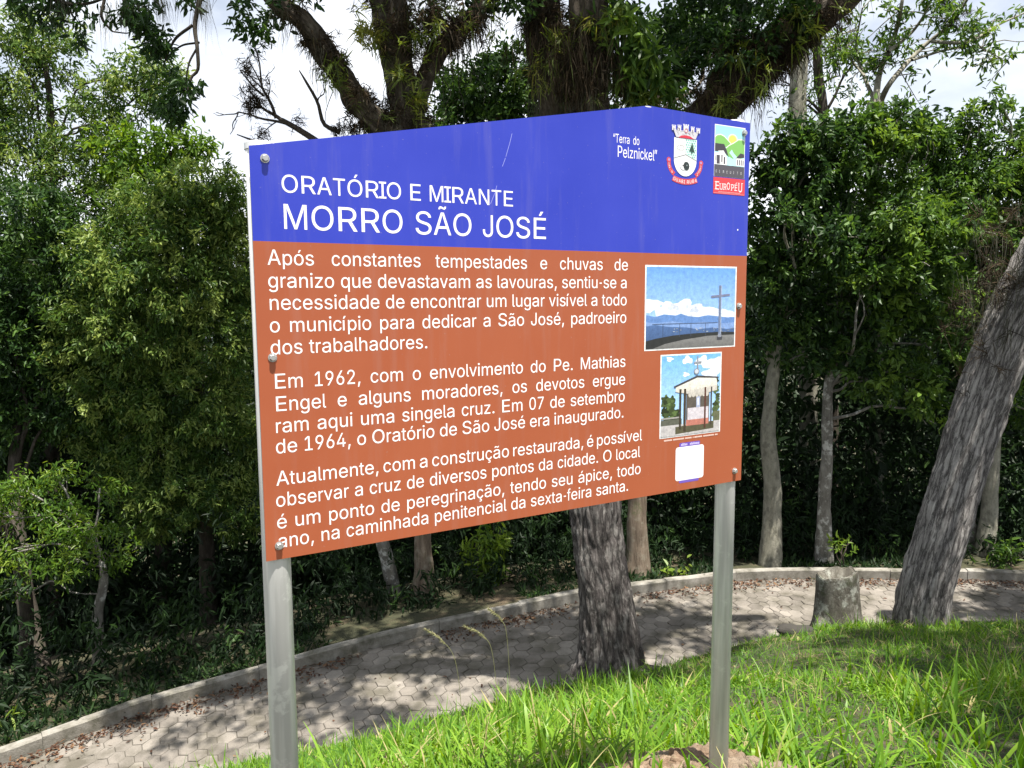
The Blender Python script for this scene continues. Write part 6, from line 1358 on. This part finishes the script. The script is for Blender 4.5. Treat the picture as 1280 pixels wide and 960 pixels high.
# print of the hilltop cross
k = Ink()
k.rect(1.0915, .4320, 1.4577, .6793, WH)
a0, a1, b0_, b1_ = 1.0962, 1.4530, .4365, .6747
k.rect(a0, b0_, a1, b1_, (.42, .62, .88), (.13, .32, .78))
def blob(k, u, v, r, c, seed, sq=.6, clip=(a0, a1)):
    r_ = np.random.default_rng(seed); A_ = np.linspace(0, 2 * math.pi, 22, endpoint=False)
    rr = r * (1 + .22 * np.sin(A_ * 3 + seed) + .15 * np.sin(A_ * 5 + 2 * seed))
    k.poly([(float(np.clip(u + rr[i] * math.cos(A_[i]), *clip)), v + sq * rr[i] * math.sin(A_[i])) for i in range(22)], c)
for u, v, r, c, sd in ((1.125, .5680, .032, (.74, .80, .90), 1), (1.115, .5580, .034, (.80, .84, .90), 2), (1.18, .5480, .050, (.70, .77, .88), 3), (1.235, .5530, .055, (.78, .82, .88), 4), (1.27, .5450, .05, (.62, .68, .78), 5), (1.31, .5400, .05, (.74, .78, .86), 6), (1.36, .5340, .05, (.68, .74, .86), 7), (1.42, .5330, .035, (.72, .80, .9), 8), (1.20, .5570, .022, (.55, .60, .70), 9), (1.285, .5480, .018, (.5, .55, .65), 10)):
    blob(k, u, v, r, c, sd, .42)
def ridge(k, base, pts, c, c2): k.poly([(a0, base), (a1, base)] + pts[::-1], c, c2)
ridge(k, b0_, [(a0, .536), (1.13, .530), (1.165, .537), (1.21, .533), (1.23, .538), (1.26, .530), (1.30, .527), (1.34, .532), (1.38, .528), (1.42, .524), (a1, .524)], (.10, .20, .48), (.12, .24, .52))
ridge(k, b0_, [(a0, .515), (1.14, .512), (1.20, .516), (1.26, .508), (1.32, .512), (1.40, .506), (a1, .508)], (.16, .27, .55), (.20, .32, .60))
ridge(k, b0_, [(a0, .503), (1.13, .507), (1.18, .500), (1.25, .497), (1.30, .490), (1.36, .494), (1.42, .488), (a1, .490)], (.04, .08, .18), (.07, .14, .32))
for _ in range(26):
    u = rngi.uniform(1.2, 1.44); v = rngi.uniform(.478, .493); k.rect(u, v, u + rngi.uniform(.003, .010), v + .002, tuple(np.array((.30, .34, .40)) * rngi.uniform(.6, 1.5)))
k.poly([(a0, b0_), (a1, b0_), (a1, .478), (1.38, .480), (1.28, .478), (1.20, .474), (1.13, .466), (a0, .460)], (.020, .022, .022))
k.poly([(1.12, b0_), (a1, b0_), (a1, .470), (1.34, .469), (1.24, .460), (1.17, .450)], (.14, .14, .135), (.20, .20, .20))
for u in (1.16, 1.225, 1.27, 1.33): k.rect(u, .470, u + .0016, .510, (.05, .07, .12))
k.rect(1.12, .508, 1.38, .5096, (.06, .09, .16))
k.rect(1.384, .462, 1.3955, .622, (.15, .19, .30)); k.rect(1.3925, .462, 1.3955, .622, (.32, .38, .50))
k.poly([(1.352, .5835), (1.430, .590), (1.430, .5965), (1.352, .5910)], (.16, .18, .28))
k.rect(1.379, .455, 1.401, .466, (.05, .05, .06)); k.rect(1.383, .464, 1.397, .474, (.22, .24, .30))
k.build('photo_print', label='framed print of a tall cross against blue hills and sky')
# print of the oratory
k = Ink()
k.rect(1.1538, .1675, 1.4015, .4180, WH)
a0, a1, b0_, b1_ = 1.1578, 1.3975, .1720, .4140
k.rect(a0, b0_, a1, b1_, (.50, .70, .92), (.16, .42, .82))
for u, v, r, c, sd in ((1.19, .404, .040, (.80, .82, .86), 1), (1.26, .398, .045, (.82, .84, .88), 3), (1.32, .392, .05, (.78, .80, .84), 4), (1.37, .380, .04, (.75, .78, .84), 5), (1.36, .350, .035, (.72, .77, .85), 6), (1.335, .33, .03, (.7, .77, .86), 7), (1.255, .355, .012, (.8, .84, .9), 8)):
    r = min(r, (b1_ - v) / .8 if b1_ - v > .004 else .01); blob(k, u, v, r, c, sd, .55, (a0, a1))
for _ in range(46):
    u = rngi.uniform(a0 + .008, 1.225); v = rngi.uniform(.215, .292) - (u - a0) * .2; blob(k, u, v, rngi.uniform(.006, .014), tuple(np.array((.035, .055, .016)) * rngi.uniform(.4, 3)), int(rngi.integers(99)), .8, (a0, a1))
for _ in range(22):
    u = rngi.uniform(1.375, a1 - .006); v = rngi.uniform(.22, .335); blob(k, u, v, rngi.uniform(.005, .011), tuple(np.array((.04, .06, .02)) * rngi.uniform(.4, 2.5)), int(rngi.integers(99)), .9, (a0, a1))
k.rect(a0, b0_, a1, .205, (.46, .44, .44)); k.rect(a0, .205, 1.24, .222, (.10, .105, .08)); k.rect(a0, .224, 1.235, .229, (.32, .31, .29)); k.rect(1.37, .205, a1, .235, (.12, .13, .07))
k.poly([(1.215, b0_ + .004), (1.372, b0_ + .010), (1.372, .205), (1.215, .198)], (.085, .080, .045))
k.rect(1.258, .205, 1.352, .300, (.10, .085, .07)); k.rect(1.263, .206, 1.349, .252, (.58, .54, .58)); k.rect(1.258, .198, 1.350, .216, (.45, .17, .13))
k.rect(1.298, .252, 1.314, .287, (.34, .38, .52)); k.rect(1.302, .258, 1.310, .281, (.6, .64, .75))
k.poly([(1.213, .305), (1.215, .318), (1.300, .343), (1.380, .338), (1.384, .322), (1.384, .316), (1.30, .308), (1.225, .302)], (.66, .62, .54), (.74, .71, .65))
k.poly([(1.225, .302), (1.30, .290), (1.384, .300), (1.384, .316), (1.30, .308)], (.55, .52, .47))
for i in range(6): k.circ(1.272 + i * .014, .292, .007, .008, (.50, .47, .42), 12)
k.poly([(1.208, .3165), (1.300, .3435), (1.390, .3370), (1.390, .3415), (1.300, .3500), (1.206, .3215)], (.055, .052, .055))
for u0, u1, vb, c in ((1.229, 1.237, .190, (.045, .035, .022)), (1.247, 1.256, .182, (.05, .036, .022)), (1.331, 1.338, .186, (.085, .03, .02)), (1.358, 1.363, .195, (.055, .04, .03))): k.rect(u0, vb, u1, .312, c)
k.circ(1.297, .3625, .011, .0095, (.22, .24, .28)); k.circ(1.297, .3625, .008, .0065, (.5, .54, .6)); k.rect(1.2985, .370, 1.3035, .409, (.25, .27, .32)); k.rect(1.286, .3885, 1.317, .3925, (.27, .29, .34))
k.build('photo_print', label='framed print of the small oratory with a cross on its roof')
# credit line under it: too small to read in the photograph
k = Ink()
u = 1.172
while u < 1.394:
    wd = rngi.uniform(.0028, .0048)
    if rngi.random() > .14: k.rect(u, .1577, u + wd * .8, .1577 + .0046, (.74, .55, .48))
    u += wd
k.build('credit_line')
# code label: white plate with violet tabs, the code itself left out
def rrect(u0, v0, u1, v1, r, n=5):
    p = []
    for cu_, cv_, a_ in ((u1 - r, v0 + r, -90), (u1 - r, v1 - r, 0), (u0 + r, v1 - r, 90), (u0 + r, v0 + r, 180)):
        for q in range(n + 1):
            t_ = R(a_ + 90 * q / n); p.append((cu_ + r * math.cos(t_), cv_ + r * math.sin(t_)))
    return p
k = Ink()
k.poly(rrect(1.2335, .1330, 1.3175, .1470, .004), (.13, .07, .42)); k.poly(rrect(1.2345, .0225, 1.3150, .0330, .004), (.15, .09, .44))
k.poly(rrect(1.2190, .0305, 1.3345, .1345, .009), (.80, .80, .82))
u = 1.240
while u < 1.311:
    wd = rngi.uniform(.0042, .0062)
    if not 1.266 < u < 1.2715: k.rect(u, .1375, u + wd * .72, .1375 + (.0062 if rngi.random() > .25 else .0078), (.55, .50, .78))
    u += wd
k.build('code_label')

# municipal coat of arms
k = Ink()
RED = (.52, .055, .075)
def band(k, cx, cy, ru, rv, a0_, a1_, wd, c, n=14):
    A_ = np.linspace(R(a0_), R(a1_), n)
    o_ = [(cx + (ru + wd / 2) * math.cos(a), cy + (rv + wd / 2) * math.sin(a)) for a in A_]; i_ = [(cx + (ru - wd / 2) * math.cos(a), cy + (rv - wd / 2) * math.sin(a)) for a in A_]
    for q in range(n - 1): k.poly([i_[q], o_[q], o_[q + 1], i_[q + 1]], c)
sx0, sx1, sxc = 1.1925, 1.2805, 1.2365
band(k, sxc, .974, .062, .044, 176, 228, .013, RED); band(k, sxc, .974, .062, .044, -48, 4, .013, RED)
k.circ(1.1735, .980, .008, .0075, RED); k.circ(1.2995, .980, .008, .0075, RED); k.circ(1.1745, .9805, .004, .0035, (.40, .25, .5)); k.circ(1.2985, .9805, .004, .0035, (.40, .25, .5))
band(k, sxc, 1.02, .115, .098, 246, 294, .0165, RED)
for i, c in enumerate('GUABIRUBA'):
    t_ = R(248.8 + i * 42.4 / 8); k.text([(c, sxc + .115 * math.cos(t_) - .0030, 1.02 + .098 * math.sin(t_) - .0050, .0135, None, .95)], WH)
for i, c in enumerate('10-6'):
    t_ = R(188 + i * 9.5); k.text([(c, sxc + .062 * math.cos(t_) - .003, .974 + .044 * math.sin(t_) - .004, .0115, None, .9)], WH)
for i, c in enumerate('1962'):
    t_ = R(-38 + i * 10); k.text([(c, sxc + .062 * math.cos(t_) - .003, .974 + .044 * math.sin(t_) - .004, .0115, None, .9)], WH)
sh = [(sx0, 1.0445), (sx0, .985)] + [(sxc - .044 * math.cos(t_), .985 - .0475 * math.sin(t_)) for t_ in np.linspace(0.0, math.pi, 18)] + [(sx1, .985), (sx1, 1.0445)]
k.poly(sh, (.80, .81, .82))
k.poly([(1.2375, 1.0435), (1.2375, .9995), (sx1 - .0012, .9845), (sx1 - .0012, 1.0435)], (.62, .78, .74))
for i in range(6):
    for j in range(8):
        u, v = 1.2405 + i * .0068 + (j % 2) * .0034, 1.0405 - j * .0066
        if u < sx1 - .004 and v > 1.002 - (u - 1.2375) * .36: k.poly([(u - .0024, v), (u, v - .0026), (u + .0024, v), (u, v + .0026)], (.10, .42, .32))
k.poly([(1.250, 1.0105), (1.272, 1.0075), (1.262, 1.035)], (.012, .05, .035)); k.rect(1.259, 1.003, 1.263, 1.010, (.02, .02, .02))
k.line((sx0, .9865), (1.2375, .9995), .0013, (.03, .03, .03)); k.line((1.2375, .9995), (sx1, .9845), .0013, (.03, .03, .03)); k.line((1.2375, .9995), (1.2375, 1.0435), .0012, (.2, .25, .25))
for p, q in (((1.203, 1.018), (1.214, 1.026)), ((1.214, 1.026), (1.229, 1.024)), ((1.229, 1.024), (1.229, 1.012)), ((1.229, 1.012), (1.207, 1.011)), ((1.207, 1.011), (1.203, 1.018)), ((1.212, 1.012), (1.218, 1.025))): k.line(p, q, .0012, (.35, .35, .33))
k.circ(1.228, .967, .0125, .0125, (.45, .46, .48)); k.circ(1.228, .967, .0108, .0108, (.80, .81, .82))
for i in range(12):
    t_ = i * math.pi / 6; k.circ(1.2405 + .0085 * math.cos(t_), .967 + .0088 * math.sin(t_), .0038, .0038, (.02, .03, .03), 10)
k.circ(1.2405, .967, .0075, .0078, (.015, .025, .025)); k.rect(1.225, .966, 1.236, .969, (.03, .03, .03)); k.circ(1.2425, .969, .0022, .0022, (.25, .3, .3), 8)
# mural crown
GY = (.55, .54, .58)
k.poly([(1.199, 1.046), (1.275, 1.046), (1.285, 1.066), (1.189, 1.066)], GY)
k.poly([(1.207, 1.0455), (1.220, 1.0520), (1.237, 1.0540), (1.254, 1.0520), (1.268, 1.0455)], (.55, .03, .06))
for u, v, w_, h_ in ((1.190, 1.064, .014, .011), (1.211, 1.064, .013, .013), (1.2365, 1.064, .020, .017), (1.262, 1.064, .013, .013), (1.284, 1.064, .014, .011)):
    k.rect(u - w_ / 2, v, u + w_ / 2, v + h_, (.62, .61, .65))
    for s_ in (-1, 0, 1): k.rect(u + s_ * w_ * .42 - w_ * .13, v + h_, u + s_ * w_ * .42 + w_ * .13, v + h_ + .004, (.66, .65, .70))
    k.rect(u - .0018, v, u + .0018, v + h_ * .6, (.20, .16, .18))
for i in range(30): k.rect(*(lambda u, v: (u, v, u + .0045, v + .0011))(rngi.uniform(1.195, 1.275), rngi.uniform(1.055, 1.073)), (.30, .27, .30))
k.circ(1.2365, 1.066, .006, .006, (.45, .16, .20)); k.circ(1.2365, 1.066, .003, .003, (.7, .68, .7))
k.build('coat_of_arms')

# tourist circuit emblem
k = Ink()
u0, u1 = 1.3520, 1.4795
k.rect(u0, .947, u1, 1.0985, WH); u0 += .0022; u1 -= .0022
k.rect(u0, .982, u1, 1.0963, (.45, .74, .78), (.30, .66, .80))
sun_ = (1.4270, 1.058)
k.circ(*sun_, .021, .0185, (.72, .78, .55)); k.circ(*sun_, .0165, .0145, (.86, .68, .12))
def hillp(pts, c):
    k.poly([(p[0], p[1] + .0030) for p in pts], (.80, .86, .74)); k.poly(pts, c)
hillp([(u0, 1.036), (u0, 1.060), (1.362, 1.0665), (1.377, 1.0690), (1.392, 1.065), (1.405, 1.056), (1.420, 1.046), (1.420, 1.036)], (.20, .46, .11))
hillp([(1.398, 1.030), (1.412, 1.040), (1.432, 1.049), (1.452, 1.0605), (1.466, 1.0615), (u1, 1.058), (u1, 1.010), (1.44, 1.000), (1.40, 1.012)], (.20, .46, .11))
k.poly([(1.425, .9825), (1.432, 1.005), (1.414, 1.020), (1.424, 1.030), (1.432, 1.020), (1.452, 1.006), (1.448, .9825)], (.44, .74, .74))
k.poly([(u0, 1.020), (u0, 1.0435), (1.392, 1.0435), (1.403, 1.026), (1.412, 1.006), (1.404, 1.012), (1.392, 1.020)], (.045, .040, .052)); k.poly([(1.366, 1.022), (1.390, 1.0245), (1.402, 1.008), (1.385, 1.014)], (.80, .82, .82))
k.poly([(u0, .9825), (1.404, .9825), (1.404, 1.006), (1.390, 1.021), (u0, 1.016)], WH)
for a_, b_, c_, d_ in ((1.362, .984, 1.375, 1.010), (1.381, .990, 1.386, 1.012), (1.391, .985, 1.397, 1.006), (1.357, .994, 1.360, 1.008)): k.rect(a_, b_, c_, d_, (.06, .05, .07))
k.poly([(1.440, 1.004), (1.461, 1.022), (u1, 1.020), (u1, 1.010)], (.045, .040, .052)); k.rect(1.444, .984, u1, 1.006, WH)
for i in range(4): k.rect(1.4475 + i * .0078, .986, 1.4515 + i * .0078, 1.002, (.06, .05, .07))
k.rect(u0 - .0012, .9475, u1 + .0012, .982, (.075, .070, .085))
for i, c in enumerate('CIRCUITO'): k.text([(c, 1.3590 + i * .0148, .9585, .0105, None, .8)], (.62, .62, .64))
k.rect(1.3500, .8960, 1.4828, .9445, (.60, .045, .055)); k.line((1.3525, .8985), (1.480, .8985), .0008, (.7, .4, .4))
TX = [('E', 1.3585, .9085, .0330, .9), ('U', 1.3765, .9090, .0255, .85), ('R', 1.3925, .9090, .0255, .75), ('O', 1.4065, .9105, .0290, .66), ('P', 1.4250, .9090, .0255, .8), ('E', 1.4395, .9090, .0255, .8), ('U', 1.4550, .9060, .0380, .72)]
for c, u, v, s_, xs in TX:
    k.text([(c, u, v, s_, None, xs)], WH)
    cap = s_ * .716; wd = GLYPH[c][0] * s_ / 1000 * xs
    if c in 'UPRE':
        k.rect(u - .0022, v + cap - .0014, u + .0040, v + cap, WH)
        if c == 'U': k.rect(u + wd - .0075, v + cap - .0014, u + wd - .0005, v + cap, WH)
        else: k.rect(u - .0022, v, u + .0040, v + .0013, WH)
k.line((1.443, .9300), (1.449, .9335), .0014, WH)
u = 1.372
while u < 1.462: k.rect(u, .9010, u + .0024, .9030, (.75, .5, .5)); u += .0042
k.build('circuit_emblem')
# scratches on the blue
k = Ink(.0001)
for p in (((.6507, 1.0015), (.643, .975)), ((.643, .975), (.632, .943)), ((.631, .940), (.6219, .918)), ((.6052, .8695), (.599, .850)), ((.599, .850), (.5862, .8229))):
    k.line(p[0], p[1], .0011, (.34, .36, .72))
k.circ(1.4575, .792, .0026, .0026, (.8, .8, .82), 10); k.circ(1.0950, 1.1185, .012, .0016, (.75, .75, .8), 10); k.rect(.20, .950, .2016, .9525, (.55, .56, .8))
k.build('scratch')
